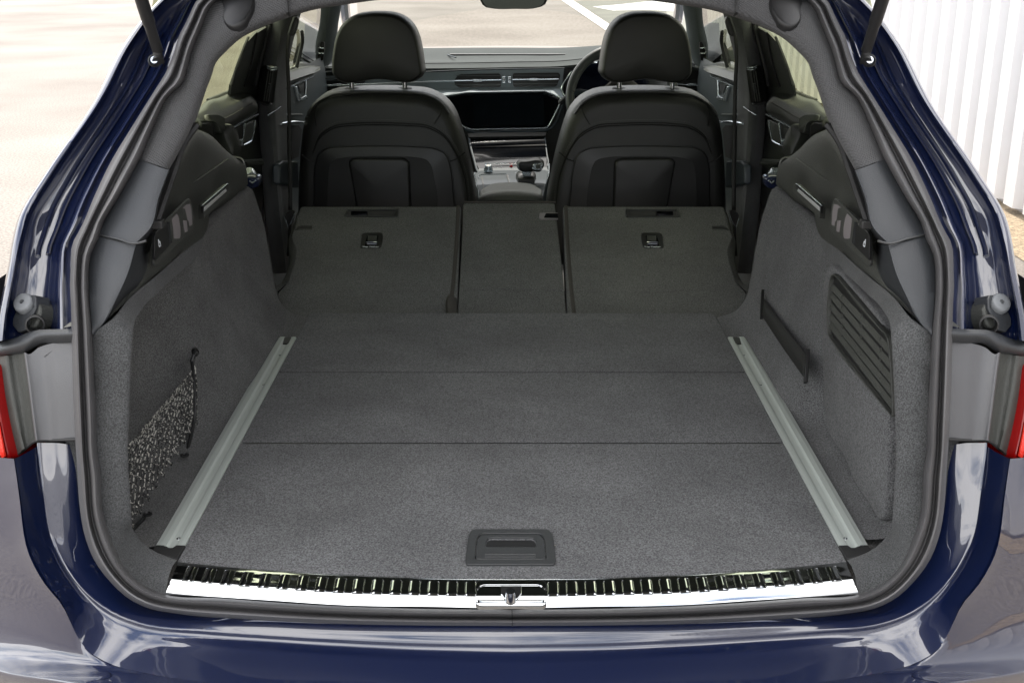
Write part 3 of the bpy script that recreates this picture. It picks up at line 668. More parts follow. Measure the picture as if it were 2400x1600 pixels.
# ---- right wall: vent grille on its carpeted lid; elastic strap
lidr = empty('access_lid', V((.535, .3, FZ + .15)), car)
XR = .5345
P = PX('E 1030,268 1000,320 985,400 978,560 974,700 984,1000 994,1250 1010,1370 1060,1470 1130,1568 I 1200,200 1300,345 1385,460 1404,440 1425,250 1433,0 E 1433,1300 1424,1000 1410,730 1385,640 1330,560 1180,400 1080,290', XR)
M().puff(cr(P, 70, True), .007, rings=4, inset=.015, back=.02, nrm=V((-1, 0, 0))).build('lid_carpet', CARPET, lidr, sharp=70)
gr = empty('vent_grille', ux(pt('E', 1200, 800), XR), car)
N_ = V((-1, 0, 0)); XG = XR - .014
GO = rnd(PX('E 1004,345 1020,322 1045,335 1200,518 1340,688 1400,752 1416,900 1428,1100 1436,1310 1250,1085 1095,900 990,742 984,700 984,520', XG), .010, 4)
gi = V((0, 0, 0)); cgo = sum(GO, gi) / len(GO)
GI = [p + (cgo - p).normalized() * .0055 for p in GO]
M().frame(GO, GI, .0012, .008, N_).build('grille_frame', PLAS, gr, bevel=.0012)
M().slab(GO, -.0045, .006, N_).build('grille_back', PLASD, gr)
def gline(x0, y0, x1, y1, up_, dn, nm, k=gr):
    a_, b_ = ux(pt('E', x0, y0), XG + .001), ux(pt('E', x1, y1), XG + .001)
    h_ = V((0, 0, .009)); q = M(); q.prism([a_, b_, b_ + h_ + V((.0032, 0, 0)), a_ + h_ + V((.0032, 0, 0))], V((.0012, 0, -.0016))); q.build(nm, PLAS, k)
for (x0, y0, x1, y1) in ((1004, 425, 1412, 880), (1000, 485, 1420, 985), (994, 555, 1424, 1080), (990, 622, 1430, 1170), (990, 680, 1434, 1262)):
    gline(x0, y0, x1, y1, 0, 0, 'grille_slat')
for (x_, ys) in ((1085, (470, 530, 600, 665, 725)), (1215, (600, 665, 735, 800, 870)), (1345, (760, 830, 895, 965, 1030))):
    for y_ in ys:
        a_ = ux(pt('E', x_, y_ - 5), XG + .003); b_ = ux(pt('E', x_ - 2, y_ + 26), XG + .003)
        M().box((a_ + b_) / 2 + V((.003, 0, 0)), V((.004, 0, 0)), V((0, .0015, 0)), V((0, 0, (a_.z - b_.z) / 2))).build('grille_web', PLAS, gr)
st = empty('retaining_strap', ux(pt('E', 700, 750), .5), car)
def wx(p): return None
SA, SB = PX('E 540,440 541,500 538,620 541,632', .522), PX('E 852,840 845,900 836,1020 838,1068', .516)
a_, b_, c_, d_ = PX('E 543,480', .521)[0], PX('E 845,880', .514)[0], PX('E 828,1030', .508)[0], PX('E 540,606', .509)[0]
q = M(); n = 14; top_ = [a_.lerp(b_, k / n) + V((-.001 * math.sin(math.pi * k / n), 0, -.001 * math.sin(math.pi * k / n))) for k in range(n + 1)]; bot_ = [d_.lerp(c_, k / n) + V((-.001 * math.sin(math.pi * k / n), 0, -.001 * math.sin(math.pi * k / n))) for k in range(n + 1)]
q.grid([top_, bot_]); q.build('elastic_band', BELT, st, solid=.0016)
for pp, xx in ((('E', 545, 430), .524), ): pass
for e0, e1, wd in ((PX('E 546,436', .521)[0], PX('E 537,628', .508)[0], .0032), (PX('E 851,842', .515)[0], PX('E 838,1066', .506)[0], .0052)):
    dd = (e1 - e0); u_ = dd.cross(V((1, 0, 0))).normalized() * wd
    M().slab([e0 - u_, e0 + u_, e1 + u_, e1 - u_], .0035, .003, V((-1, 0, 0))).build('strap_anchor', PLASD, st, bevel=.001)

# ---- steel sill plate with pressed pads and the lock recess
sill = empty('sill_plate', uz((1200, 1390)), car)
ET = px('G 1215,743 1700,790 2323,832 S 900,1350.5 1000,1354 1200,1356'); EB = px('G 1128,955 1500,988 1900,1016 2323,1044 S 1000,1424 1200,1428')
def sillrow(f_px, z_fun, n=50):
    A3, B3 = c2([p[:2] for p in ET], n), c2([p[:2] for p in EB], n)
    return [uz((p[0] + (q_[0] - p[0]) * f_px, p[1] + (q_[1] - p[1]) * f_px), z_fun) for p, q_ in zip(A3, B3)]
rows = [[p + V((0, .004, -.006)) for p in sillrow(0, .001)], sillrow(0, .001), sillrow(.05, .0022), sillrow(.3, .0022), sillrow(.5, .0020), sillrow(.55, .0015), sillrow(.59, .0006), sillrow(.64, -.0012), sillrow(.76, -.0046), sillrow(.88, -.0082), sillrow(1.0, -.0120), [p + V((0, .0005, -.006)) for p in sillrow(1.0, -.0120)]]
q = M(); q.grid(list(map(list, zip(*[cr([r[j] for r in rows], 40) for j in range(50)])))); q.mirror(); q.build('plate_skin', CHROME, sill, sharp=70)
cl = M(); e_ = [r[0] for r in rows]; cl.v = e_ + [p + V((.0, 0, -.01)) for p in e_]; cl.f = [(k, k + 1, len(e_) + k + 1, len(e_) + k) for k in range(len(e_) - 1)]
cl.build('plate_end', CHROME, sill); cl.build('plate_end', CHROME, sill, True)
tA, tB = c2([p[:2] for p in ET], 200), c2([p[:2] for p in EB], 200)
def lin1(f):
    K = [(0, .001), (.05, .0022), (.3, .0022), (.5, .0020), (.55, .0015), (.59, .0006), (.64, -.0012), (.76, -.0046), (.88, -.0082), (1, -.0120)]
    for (a, b), (c, d) in zip(K, K[1:]):
        if f <= c: return b + (d - b) * (f - a) / (c - a)
def sp_at(x_, f):      # point on plate surface for an x on the top edge
    best = min(range(200), key=lambda k: abs(tA[k][0] + (tB[k][0] - tA[k][0]) * f - x_)); a_, b_ = tA[best], tB[best]
    z_ = lin1(f)
    return uz((x_, a_[1] + (b_[1] - a_[1]) * f), z_)
padx = [440 + 43.4 * k for k in range(16)]
padmesh = None
for side in (0, 1):
    for k, x_ in enumerate(padx):
        lean = (1115 - x_) / 700 * 16
        FS = (.13, .2, .3, .4, .49, .54, .585); N3 = V((0, 0, 1))
        lc = [sp_at(x_ - lean * (f - .13) * 1.9, f) for f in FS]; rc = [sp_at(x_ + 25 - lean * (f - .13) * 1.9, f) for f in FS]
        q = M(); q.grid([[a_ + N3 * .0004, a_.lerp(b_, .1) + N3 * .0013, a_.lerp(b_, .9) + N3 * .0013, b_ + N3 * .0004] for a_, b_ in zip(lc, rc)])
        q.tube(rnd([p + N3 * .0006 for p in lc + rc[::-1]], .002, 2), .0008, 6, closed=True)
        q.build('pressed_pad', CHROME, sill, bool(side), sharp=60)
lk = empty('lock_recess', sp_at(1198, .5), car)
def zc(y_, up_=.0): return lin1(max(0, min(1, (1060 + y_ / 2.904 - 1356) / 72))) + up_
O_ = rnd([uz(pt('H', *p), zc(p[1], .001)) for p in ((912, 1035), (912, 905), (930, 880), (960, 872), (1350, 872), (1380, 880), (1398, 905), (1398, 1035), (1370, 1052), (940, 1052))], .006)
I_ = rnd([uz(pt('H', *p), zc(p[1], .001)) for p in ((930, 1030), (930, 930), (945, 915), (970, 905), (1340, 905), (1365, 915), (1380, 930), (1380, 1030), (1360, 1044), (950, 1044))], .006)
M().frame(O_, I_, .002, .006, V((0, -.2, 1)).normalized()).build('recess_rim', CHROME, lk, bevel=.0012)
q = M(); q.grid([[uz(pt('H', x_, y_), zc(y_, .0016) - .004 * max(0, (y_ - 1000) / 46)) for x_ in (925, 1040, 1155, 1270, 1385)] for y_ in (908, 925, 950, 975, 1000, 1015, 1030, 1046)]); q.build('recess_dish', CHROME, lk)
P = [uz(pt('H', *p), zc(p[1], .0035)) for p in ((1088, 912), (1222, 912), (1222, 960), (1200, 990), (1175, 1004), (1140, 1004), (1110, 990), (1088, 960))]
M().slab(P, .0012, .002).build('latch_hole', PLASD, lk)
M().tube(P + [P[0]], .0011, 6).build('latch_hole_edge', CHROME, lk)
b0 = uz(pt('H', 1152, 1002), .0); M().tube([b0, uz(pt('H', 1150, 942), .014)], [.0072, .0062], 14).build('striker_pin', TAG, lk)
M().box(sp_at(1198, .9) + V((0, .03, -.035)), V((.06, 0, 0)), V((0, .02, 0)), V((0, 0, .015))).build('striker_housing', PLASD, lk)

# ---- folded rear seatbacks
SO, SN = V((0, 1.115, FZ - .022)), V((0, -math.sin(R(11.7)), math.cos(R(11.7))))
def US(spec, off=0.0, k=None): return [upl(p[:2], SO + SN * off, SN) for p in px(spec)]
def seatback(nm, spec, off, mirs, lab=None, th=.06):
    root = empty(nm, V((0, 1.4, FZ)), car)
    if lab: root['label'] = lab
    return root
def seatback_side(mir):
    root = empty('folded_seatback', V((.35 if mir else -.35, 1.4, FZ)), car)
    P = US('S 704,484 699,500 690,532 682,556 694,585 690,613 673,664 652,684 650,697 667,722 688,738 720,745 1071,745 1081,484')
    M().prism(rnd(P, .010, 3), SN * -.075).build('seatback_board', CARPET2, root, mir, bevel=.003)
    # bolster flank dropping away at the door side
    F0 = US('S 700,497 690,532 682,556 694,585 690,613 673,664 650,684'); F1 = US('S 694,505 684,540 677,560 678,603 667,650 650,672 644,662', -.03)
    M().grid([cr(F0, 20), cr([a_.lerp(b_, .5) + SN * .004 for a_, b_ in zip(F0, F1)], 20), cr(F1, 20), [p + V((0, 0, -.1)) for p in cr(F1, 20)]]).build('seat_flank', CARPET2, root, mir)
    # release slot at the top
    O_ = US('s 1010,330 1040,252 1640,252 1630,340', .001); I_ = US('s 1050,325 1052,262 1608,262 1603,328', .001)
    if mir: O_ = US('s 1010,340 1040,252 1640,252 1630,340', .001)
    M().frame(rnd(O_, .006), rnd(I_, .003), .002, .004, SN).build('release_bezel', BEZEL, root, mir, bevel=.0006)
    M().slab(I_, -.0008, .001, SN).build('release_plate', PLAS2, root, mir)
    q = US('s 1088,322 1092,285 1280,285 1282,318', .002)
    M().slab(rnd(q, .003), .004, .002, SN).build('release_latch', SCREEN, root, mir, bevel=.001)
    # child seat anchor
    O_ = US('t 130,1280 190,900 250,300 500,190 1700,190 1800,330 1820,500 1760,900 1650,1200 1500,1290', .001)
    M().slab(rnd(O_, .006), .001, .003, SN).build('anchor_bezel', PLASD, root, mir, bevel=.0006)
    M().slab(US('t 480,1130 520,830 640,380 1450,380 1430,520 1380,900 1290,1120', .003), .0006, .001, SN).build('anchor_well', SCREEN, root, mir)
    M().slab(US('t 700,770 690,420 1380,420 1300,770', .0042), .0006, .001, SN).build('anchor_flap', PLAS, root, mir)
    M().tube(US('t 520,890 640,860 1330,855 1380,875', .006), .0013, 6).build('anchor_bar', TAG, root, mir)
    M().tube(US('t 680,385 1390,385', .005), .0009, 6).build('flap_edge', BEZEL, root, mir)
    txt(root, 'Top Tether', upl(pt('t', 890, 1205) if not mir else (1535 - 6, 578.5), SO + SN * .005, SN), .0088, SN)
    # belt slot
    M().slab(US('s 440,490 460,470 490,450 510,436 648,442 640,478 500,482 470,488', .0), .0012, .002, SN).build('belt_slot', PLASD, root, mir, bevel=.0004)
    M().tube(US('s 445,488 480,455 520,438 645,444', .003), .0012, 6).build('belt_slot_edge', PLAS, root, mir)
    # fabric edge roll along the gap
    M().tube(US('S 1074,486 1068,600 1059,700 1054,742', -.004), .0065, 8, n=14).build('edge_roll', ROLL, root, mir)
    # faint creases
    M().tube(US('S 668,667 800,681 950,684 1060,683', .0), .0010, 5, n=20).build('seat_crease', CARPET2, root, mir)
PLAS2 = mat('charcoal_inner_plate', (.045, .043, .046), .6)
ROLL = mat('charcoal_edge_fabric', (.055, .05, .045), .9, bump=.3, fine=.2)
def txt(parent, s_, loc, size, nrm_):
    cu = bpy.data.curves.new('lettering', 'FONT'); cu.body = s_; cu.size = size; cu.align_x = 'CENTER'; cu.align_y = 'CENTER'; cu.extrude = .0001; cu.offset = .0002
    cu.materials.append(WHITEP); tmp = bpy.data.objects.new('lettering_tmp', cu); me = bpy.data.meshes.new_from_object(tmp); bpy.data.objects.remove(tmp)
    o = bpy.data.objects.new('lettering', me); col.objects.link(o); o.parent = parent; o.location = loc - wloc(parent)
    o.rotation_euler = (R(11.7), 0, 0)
both(seatback_side)
cs_ = empty('centre_seatback', V((0, 1.4, FZ)), car)
P = US('S 1086,476 1300,476 1310,560 1320,650 1328,745 1072,745 1078,650 1083,560', .004)
M().prism(rnd(P, .008, 3), SN * -.07).build('seatback_board', CARPET2, cs_, bevel=.003)
M().tube(US('S 1088,474 1302,474', .0045), .003, 6).build('edge_binding', ROLL, cs_)
O_ = rnd(US('B 1345,1480 1350,1450 1475,1450 1475,1490 1352,1492', .006), .004)
M().slab(O_, .001, .003, SN).build('release_bezel', PLASG, cs_, bevel=.0006)
M().slab(US('B 1380,1480 1392,1455 1475,1455 1475,1482', .008), .001, .001, SN).build('release_latch', SCREEN, cs_)
M().tube(US('S 1085,681 1150,678 1240,679 1325,683', .0045), .0011, 5, n=16).build('seat_crease', CARPET2, cs_)
# folded strap of cloth in the left gap
M().loft([US('M 712,590 714,500 722,478', .004), US('M 735,590 728,500 745,468', .016), US('M 775,590 770,530 760,480', .012), US('M 792,590 790,540 782,486', .0)], 8, 12).build('cloth_tab', ROLL, cs_, label='puckered cloth tab in the gap left of the centre seatback')
# dark void under and beside the folded seats
M().box((0, 1.65, FZ - .33), V((.72, 0, 0)), V((0, .55, 0)), V((0, 0, .01))).build('cabin_floor', CARPET2, car)
M().box((0, 2.9, FZ - .36), V((.72, 0, 0)), V((0, .8, 0)), V((0, 0, .01))).build('front_footwell', CARPET2, car)

# ---- front seats
def fseat(mir):
    root = empty('front_seat', V((.4 if mir else -.4, 2.2, FZ - .2)), car)
    root['label'] = 'driver seat back behind the steering wheel' if mir else 'passenger seat back, left of the console'
    YB = 2.10
    bo = 'F 688,560 686,470 688,400 692,340 697,295 706,256 726,230 758,213 810,207 870,205 930,207 985,213 1018,230 1042,258 1058,300 1072,350 1084,405 1094,460 1102,560'
    P = [uy(p[:2], YB) for p in px(bo)]
    M().puff(cr(P, 90, True), .055, nrm=V((0, -1, 0)), rings=8, inset=.15, back=.10, dome=.012).build('seat_backrest', LEATHER, root, mir, sharp=80)
    # top edge rolled trim, paler side
    def up_(s_, dy): return [uy(p[:2], YB + (p[2] if len(p) > 2 else dy)) for p in px(s_)]
    M().tube(up_('F 706,268 728,238 760,220 810,214 870,212 930,214 982,220 1012,236 1032,262', -.035), .0035, 6, n=40).build('top_piping', LEATHER, root, mir)
    for dd in (0, 5): M().tube(up_('F 718,%d 735,%d 765,%d 810,%d 870,%d 930,%d 985,%d 1020,%d 1045,%d 1066,%d 1075,%d' % tuple(a_ + dd for a_ in (350, 312, 291, 284, 282, 284, 290, 310, 345, 400, 465)), -.066), .0014, 5, n=60).build('backrest_seam', SEAM, root, mir)
    sm_ = M()
    base_ = cr(up_('F 718,345 735,306 765,284 810,277 870,275 930,277 985,283 1022,303 1049,340 1071,398 1080,465', -.0685), 260)
    for k in range(0, 258, 3): sm_.tube([base_[k], base_[k + 1].lerp(base_[k + 2], .4)], .0007, 4)
    o = sm_.build('stitching', THREAD, root, mir); o['kind'] = 'stuff'
    M().tube(up_('F 1018,240 1010,265 998,285', -.062), .0014, 5, n=8).build('panel_seam', SEAM, root, mir)
    M().tube(up_('F 728,240 722,262 726,290', -.062), .0014, 5, n=8).build('panel_seam', SEAM, root, mir)
    M().tube(up_('F 693,355 712,370 738,374', -.060), .0016, 5, n=8).build('panel_seam', SEAM, root, mir)
    M().tube(up_('F 1068,350 1048,366 1030,372', -.060), .0016, 5, n=8).build('panel_seam', SEAM, root, mir)
    # hard shell with map pocket
    sh = up_('F 722,540 722,440 724,380 732,352 750,340 790,336 870,334 960,336 1000,340 1024,352 1036,385 1042,440 1046,540', -.062)
    M().puff(cr(sh, 80, True), .008, nrm=V((0, -1, 0)), rings=3, inset=.02, back=.02).build('backrest_shell', SHELL, root, mir, sharp=60)
    M().tube(cr(sh, 80, True)[8:72], .0022, 6).build('shell_rim', SHELL, root, mir)
    ins = up_('F 752,560 752,440 756,382 766,366 800,360 870,358 950,360 982,366 992,382 1004,440 1010,560', -.0712)
    M().slab(rnd(ins, .02), .0006, .002, V((0, -1, 0))).build('pocket_panel', VOID, root, mir)
    M().puff(rnd(up_('F 828,560 818,470 806,400 800,370 812,362 930,362 942,372 944,440 948,560', -.0725), .02), .012, nrm=V((0, -1, 0)), rings=4, inset=.10).build('map_pocket', SHELL, root, mir, sharp=70)
    # head restraint
    P = [uy(p[:2], YB + .0) for p in px('F 772,178 766,170 764,150 767,112 774,80 788,54 808,38 838,30 872,28 905,31 930,41 950,60 962,86 969,118 973,148 974,172 967,179 870,181')]
    M().puff(cr(P, 70, True), .045, nrm=V((0, -1, 0)), rings=8, inset=.10, back=.055, dome=.01).build('head_restraint', LEATHER, root, mir, sharp=80)
    M().tube([uy(p[:2], YB - .04) for p in px('F 780,176 778,120 788,78 808,56 840,46 872,44 905,47 932,58 948,80 957,120 962,178')], .0013, 5, n=50).build('restraint_seam', SEAM, root, mir)
    for xx in (808, 930):
        a_ = uy(pt('F', xx, 204), YB + .03); M().tube([a_, a_ + V((0, 0, .035))], .0072, 12).build('restraint_post', TAG, root, mir)
        M().lathe(uy(pt('F', xx, 202), YB + .03) + V((0, 0, -.006)), V((0, -.2, 1)), [(.022, 0), (.021, .004), (.010, .006), (.0, .006)], 20).build('post_collar', PLASD, root, mir)
SEAM = mat('dark_seam', (.004, .004, .004), .6); THREAD = mat('grey_thread', (.10, .10, .095), .8)
SHELL = mat('seat_shell_plastic', (.016, .016, .0165), .42, bump=.15, bscale=700)
both(fseat)

# ---- dashboard
dash = empty('dashboard', V((0, 3.3, FZ + .2)), car)
def dz(x_): return 3.12 - .10 * (x_ / .7) ** 2 * 0
tx = [700, 760, 900, 1000, 1100, 1200, 1320, 1400, 1460, 1560, 1660, 1720]
top_f = [126, 124, 122, 122, 121, 121, 121, 117, 112, 118, 124, 128]
top_m = [150, 146, 142, 141, 140, 139, 138, 130, 122, 128, 140, 150]
top_r = [176, 170, 162, 161, 160, 158, 155, 146, 138, 146, 165, 176]
rows = [[uy((x_, y_ ), 4.0) for x_, y_ in zip(tx, top_f)], [uy((x_, y_), 3.5) for x_, y_ in zip(tx, top_m)], [uy((x_, y_ - 4), 3.18) for x_, y_ in zip(tx, top_r)], [uy((x_, y_ + 3), 3.14) for x_, y_ in zip(tx, top_r)], [uy((x_, y_ + 6), 3.16) for x_, y_ in zip(tx, top_r)]]
q = M(); q.loft([[p + V((0, .1, -.05)) for p in rows[0]]] + rows, 50, 30); q.build('dash_top', DASHM, dash, sharp=70)
M().tube([uy((x_, y_ - 12), 3.22) for x_, y_ in zip(tx[1:-3], top_r[1:-3])], .0016, 5, n=40).build('dash_seam', SEAM, dash)
q = M(); q.slab(PY('i 275,142,3.72 1750,142,3.72 1735,158,3.62 300,158,3.62'), .004, .006); q.build('demister_slot', PLASD, dash)
M().tube(PY('i 205,136,3.78 365,188,3.42'), .003, 5).build('speaker_seam', CONS, dash)
# face
q = M(); q.grid([[uy((x_, y_), 3.17) for x_ in (700, 900, 1100, 1200, 1322)] for y_ in (160, 178, 215, 235, 300, 330)])
q.build('dash_face', DASHM, dash)
q = M(); q.grid([[uy((x_, y_), 3.20) for x_ in (1300, 1420, 1560, 1720)] for y_ in (150, 200, 260, 340, 480)]); q.build('dash_face_driver', PLASD, dash)
q = M(); q.grid([[uy((x_, y_), 3.20) for x_ in (680, 800, 1000, 1100)] for y_ in (200, 300, 480)]); q.build('glovebox_face', PLASD, dash)
def seg(spec, r, nm, m_=SILV, n=None, k=dash): return M().tube(PY(spec), r, 8, n=n).build(nm, m_, k)
seg('B -180,540,3.13 300,510,3.13 565,490,3.13 1000,473,3.13 1520,465,3.13', .0018, 'upper_chrome_strip', m_=CONS, n=30)
M().slab(PY('B -100,498,3.15 565,492,3.15 1000,477,3.15 1515,470,3.15 1500,600,3.15 900,606,3.15 -100,612,3.15'), .004, .004, V((0, -1, 0))).build('vent_panel', CONS2, dash) if False else None
CONS2 = mat('anthracite_fascia', (.17, .20, .22), .5, metal=.1)
M().slab(PY('S 735,196,3.15 735,180,3.15 994,171,3.15 1150,165,3.15 1322,162,3.15 1316,206,3.15 1110,209,3.15 990,213,3.15 735,232,3.15'), .002, .004, V((0, -1, 0))).build('fascia_panel', CONS2, dash)
M().slab(PY('S 990,213,3.14 1110,209,3.14 1316,206,3.14 1322,232,3.08 1282,215,3.06 1092,217,3.06 1035,228,3.06 990,235,3.10'), .001, .004, V((0, -.6, .8))).build('fascia_ledge', CONS2, dash)
seg('B -180,590,3.13 565,558,3.13 770,551,3.13 S 1000,197.6,3.12 ', .0024, 'fascia_chrome_line', n=20) if False else None
seg('S 735,203,3.13 870,197,3.13 995,192,3.13 1065,190,3.13', .0026, 'fascia_chrome_line', n=20)
def vent(spec, ys, xs, name='dash_vent'):
    root = empty(name, PY(spec)[0], dash)
    P = rnd(PY(spec), .010)
    M().slab(P, .001, .002, V((0, -1, 0))).build('vent_cavity', VOID, root) if False else M().slab(P, .001, .002, V((0, -1, 0))).build('vent_cavity', VOIDC, root)
    return P
VOIDC = VOID
# dash vents are parts, their slats sub-parts of the vent: vent body mesh is the part itself
def vent2(spec, rows_, cols_, silver, knob):
    P = rnd(PY(spec), .010); v_ = M().slab(P, .0045, .002, V((0, -1, 0))).build('dash_vent', VOID, car)
    for (x0, x1, y_) in rows_: M().box((uy((x0, y_), 3.142) + uy((x1, y_), 3.142)) / 2, V(((uy((x1, y_), 3.142) - uy((x0, y_), 3.142)).x / 2, 0, 0)), V((0, .003, 0)), V((0, 0, .0016))).build('vent_slat', BEZEL, v_)
    for x_ in cols_:
        a_, b_ = uy((x_, rows_[0][2]), 3.146), uy((x_, rows_[-1][2]), 3.146); M().box((a_ + b_) / 2, V((.0008, 0, 0)), V((0, .002, 0)), V((0, 0, abs(a_.z - b_.z) / 2 + .008))).build('vent_vane', PLAS, v_)
    M().tube([uy(silver[0], 3.137), uy(silver[1], 3.137)], .0022, 6).build('vent_chrome_bar', SILV, v_)
    M().box(uy(knob, 3.132), V((.016, 0, 0)), V((0, .004, 0)), V((0, 0, .004))).build('vent_knob', SILV, v_, bevel=.001)
vent2('B 768,565,3.148 772,540,3.148 800,507,3.148 1084,500,3.148 1088,594,3.148 797,598,3.148', [(1070, 1172, 178), (1066, 1173, 198.5)], [1083 + 12.5 * k for k in range(7)], ((1066, 189.8), (1175, 187.8)), (1119, 189))
vent2('B 1165,500,3.148 1480,495,3.148 1492,515,3.148 1465,590,3.148 1170,593,3.148', [(1203, 1308, 177), (1203, 1306, 196.5)], [1216 + 13 * k for k in range(7)], ((1201, 187.2), (1309, 186)), (1251, 186.5))
vent2('S 765,190,3.148 763,213,3.148 800,216,3.148 840,214,3.148 860,186,3.148 800,184,3.148', [(766, 850, 190), (764, 846, 208)], [775 + 14 * k for k in range(5)], ((757, 200.5), (860, 197)), (790, 199))
vent2('S 1600,190,3.148 1598,213,3.148 1640,218,3.148 1660,214,3.148 1656,196,3.148 1630,188,3.148', [(1602, 1655, 194), (1600, 1655, 209)], [1612, 1626, 1640], ((1570, 196), (1655, 203)), (1622, 199))
for x_, y_ in ((1181, 187), (1194.3, 187), (748, 201), (1649, 200)):
    M().box(uy((x_, y_), 3.140), V((.0055, 0, 0)), V((0, .004, 0)), V((0, 0, .0125))).build('vent_wheel', SILV, car, bevel=.0015)
    for k in (-1, 0, 1): M().box(uy((x_, y_ + k * 3.6), 3.135), V((.0036, 0, 0)), V((0, .001, 0)), V((0, 0, .0016))).build('wheel_notch', VOID, dash)
# upper screen with chrome surround
SC = PY('B 660,672,3.06 850,636,3.07 1385,628,3.07 1480,672,3.07 1487,690,3.07 1412,850,3.04 1388,868,3.03 885,876,3.03 826,858,3.03 700,770,3.05')
M().slab(SC, .002, .03, V((0, -1, .1)).normalized()).build('touch_screen', SCREEN, car, bevel=.002)
scp = bpy.data.objects['touch_screen']
M().slab(PY('B 892,642,3.062 1376,636,3.062 1384,852,3.03 905,858,3.03'), .0012, .001, V((0, -1, .1)).normalized()).build('screen_display', mat('display_glass', (.003, .005, .008), .05), scp)
M().cyl(uy(pt('B', 929, 703), 3.055), V((0, -1, 0)), .0016, .002, 8).build('red_led', REDP, scp)
M().tube(PY('B 640,685,3.05 700,655,3.05 850,630,3.05 1100,625,3.05 1385,621,3.05 1440,642,3.05 1484,662,3.05 1496,682,3.05 1478,730,3.04 1418,848,3.02 1402,868,3.02 1380,874,3.02 1100,880,3.02 885,883,3.02 850,872,3.02 800,842,3.03'), (.0045, .0030), 8, flat=V((0, -1, 0))).build('screen_surround', SILV, car)
M().tube(PY('B 1100,896,3.01 1385,889,3.01 1412,884,3.01 1440,860,3.02 1512,700,3.04'), .004, 8, n=24).build('surround_shadow_trim', CONS, dash)
M().tube(PY('B 840,880,3.01 885,898,3.01 1100,896,3.01'), .004, 8, n=14).build('surround_shadow_trim', CONS, dash)
# ---- centre console
cons = empty('centre_console', V((0, 2.6, FZ)), car)
M().slab(PY('B 845,885,3.03 1400,880,3.03 1390,925,2.98 870,935,2.98'), .001, .02).build('console_brow', PLASD, cons)
M().grid([[uy(pt('B', x_, y_), d_) for x_ in (700, 1000, 1200, 1560)] for y_, d_ in ((880, 3.08), (1000, 3.06), (1200, 3.0), (1500, 2.9))]).build('console_back', VOID, cons)
LS = PY('B 872,928,3.00 1382,916,3.00 1392,1010,2.95 1398,1098,2.86 918,1120,2.86 895,1030,2.93')
lsr = [[LS[0], LS[1]], [PY('B 882,985,2.955')[0], PY('B 1388,970,2.955')[0]], [PY('B 898,1035,2.90')[0], PY('B 1393,1025,2.90')[0]], [PY('B 908,1085,2.85')[0], PY('B 1397,1062,2.85')[0]], [PY('B 918,1122,2.81')[0], PY('B 1398,1100,2.81')[0]]]
q = M(); q.loft(lsr, 10, 20); q.build('climate_screen', SCREEN, cons)
M().slab(PY('B 920,1124,2.81 1398,1102,2.81 1400,1135,2.78 935,1150,2.78'), .0015, .004).build('switch_strip', SCREEN, cons, bevel=.001)
M().tube(PY('B 977,1114,2.80 1200,1110,2.80'), .0022, 6).build('switch_strip_chrome', SILV, cons)
M().slab(PY('B 1144,1136,2.785 1156,1122,2.785 1168,1136,2.785'), .003, .001).build('hazard_triangle', REDP, cons)
M().tube([uy(pt('B', 1090 + 5 * math.cos(a_), 1131 + 5 * math.sin(a_)), 2.784) for a_ in [k * math.pi / 4 for k in range(8)]], .0006, 4, closed=True).build('mode_symbol', WHITEP, cons)
for a_, b_ in ((997, 1010), (1012, 1018), (1028, 1034), (1038, 1050)): M().tube(PY('B %d,1136,2.783 %d,1135,2.783' % (a_, b_)), .0006, 4).build('switch_mark', WHITEP, cons)
M().slab(PY('B 935,1148,2.78 1400,1136,2.78 1408,1168,2.74 1340,1172,2.74 960,1188,2.74 925,1180,2.76'), .0015, .006).build('chrome_ledge', CONS, cons, bevel=.001)
# sides of the console
M().tube(PY('B 868,925,3.00 880,1000,2.93 905,1090,2.85 925,1160,2.77 938,1185,2.74'), [(.0028, .0042)] * 16, 8, n=16, flat=V((0, -1, 0))).build('console_side_trim', CONS, cons)
M().tube(PY('B 1383,914,3.00 1390,980,2.95 1400,1060,2.87 1408,1110,2.82 1390,1150,2.78'), [(.0022, .0035)] * 16, 8, n=16, flat=V((0, -1, 0))).build('console_side_trim', CONS, cons)
M().tube(PY('B 905,1180,2.72 925,1260,2.5 942,1345,2.33'), (.005, .003), 8, n=10).build('console_edge', SILV, cons)
M().tube(PY('B 1412,1120,2.80 1412,1160,2.74 1392,1240,2.55 1372,1330,2.36'), (.004, .003), 8, n=10).build('console_edge', SILV, cons)
M().slab(PZ('B 905,1185 945,1165 1390,1160 1410,1180 1375,1340 945,1340', .004), .002, .05).build('console_deck', CONS, cons, bevel=.002)
M().tube(PZ('B 935,1212 930,1198 950,1188 1120,1184 1132,1190 1158,1275', .008), .0014, 6).build('lid_edge', SILV, cons)
M().slab(PZ('B 952,1205 962,1205 975,1290 968,1290', .008), .001, .001).build('deck_slot', VOID, cons)
M().slab(PZ('B 1122,1192 1130,1190 1160,1274 1152,1276', .008), .001, .001).build('deck_slot', VOID, cons)
M().slab(PZ('B 1200,1212 1318,1205 1310,1290 1215,1292', .008), .001, .002).build('selector_gate', CONS, cons)
M().slab(PZ('B 1220,1268 1300,1266 1298,1276 1222,1278', .0105), .001, .001).build('gate_slot', VOID, cons)
M().tube(PZ('B 1214,1264 1304,1262 1302,1280', .011), .0015, 6).build('gate_edge', SILV, cons)
M().tube(PZ('B 1212,1237 1308,1234', .010), .0012, 6).build('gate_edge', SILV, cons)
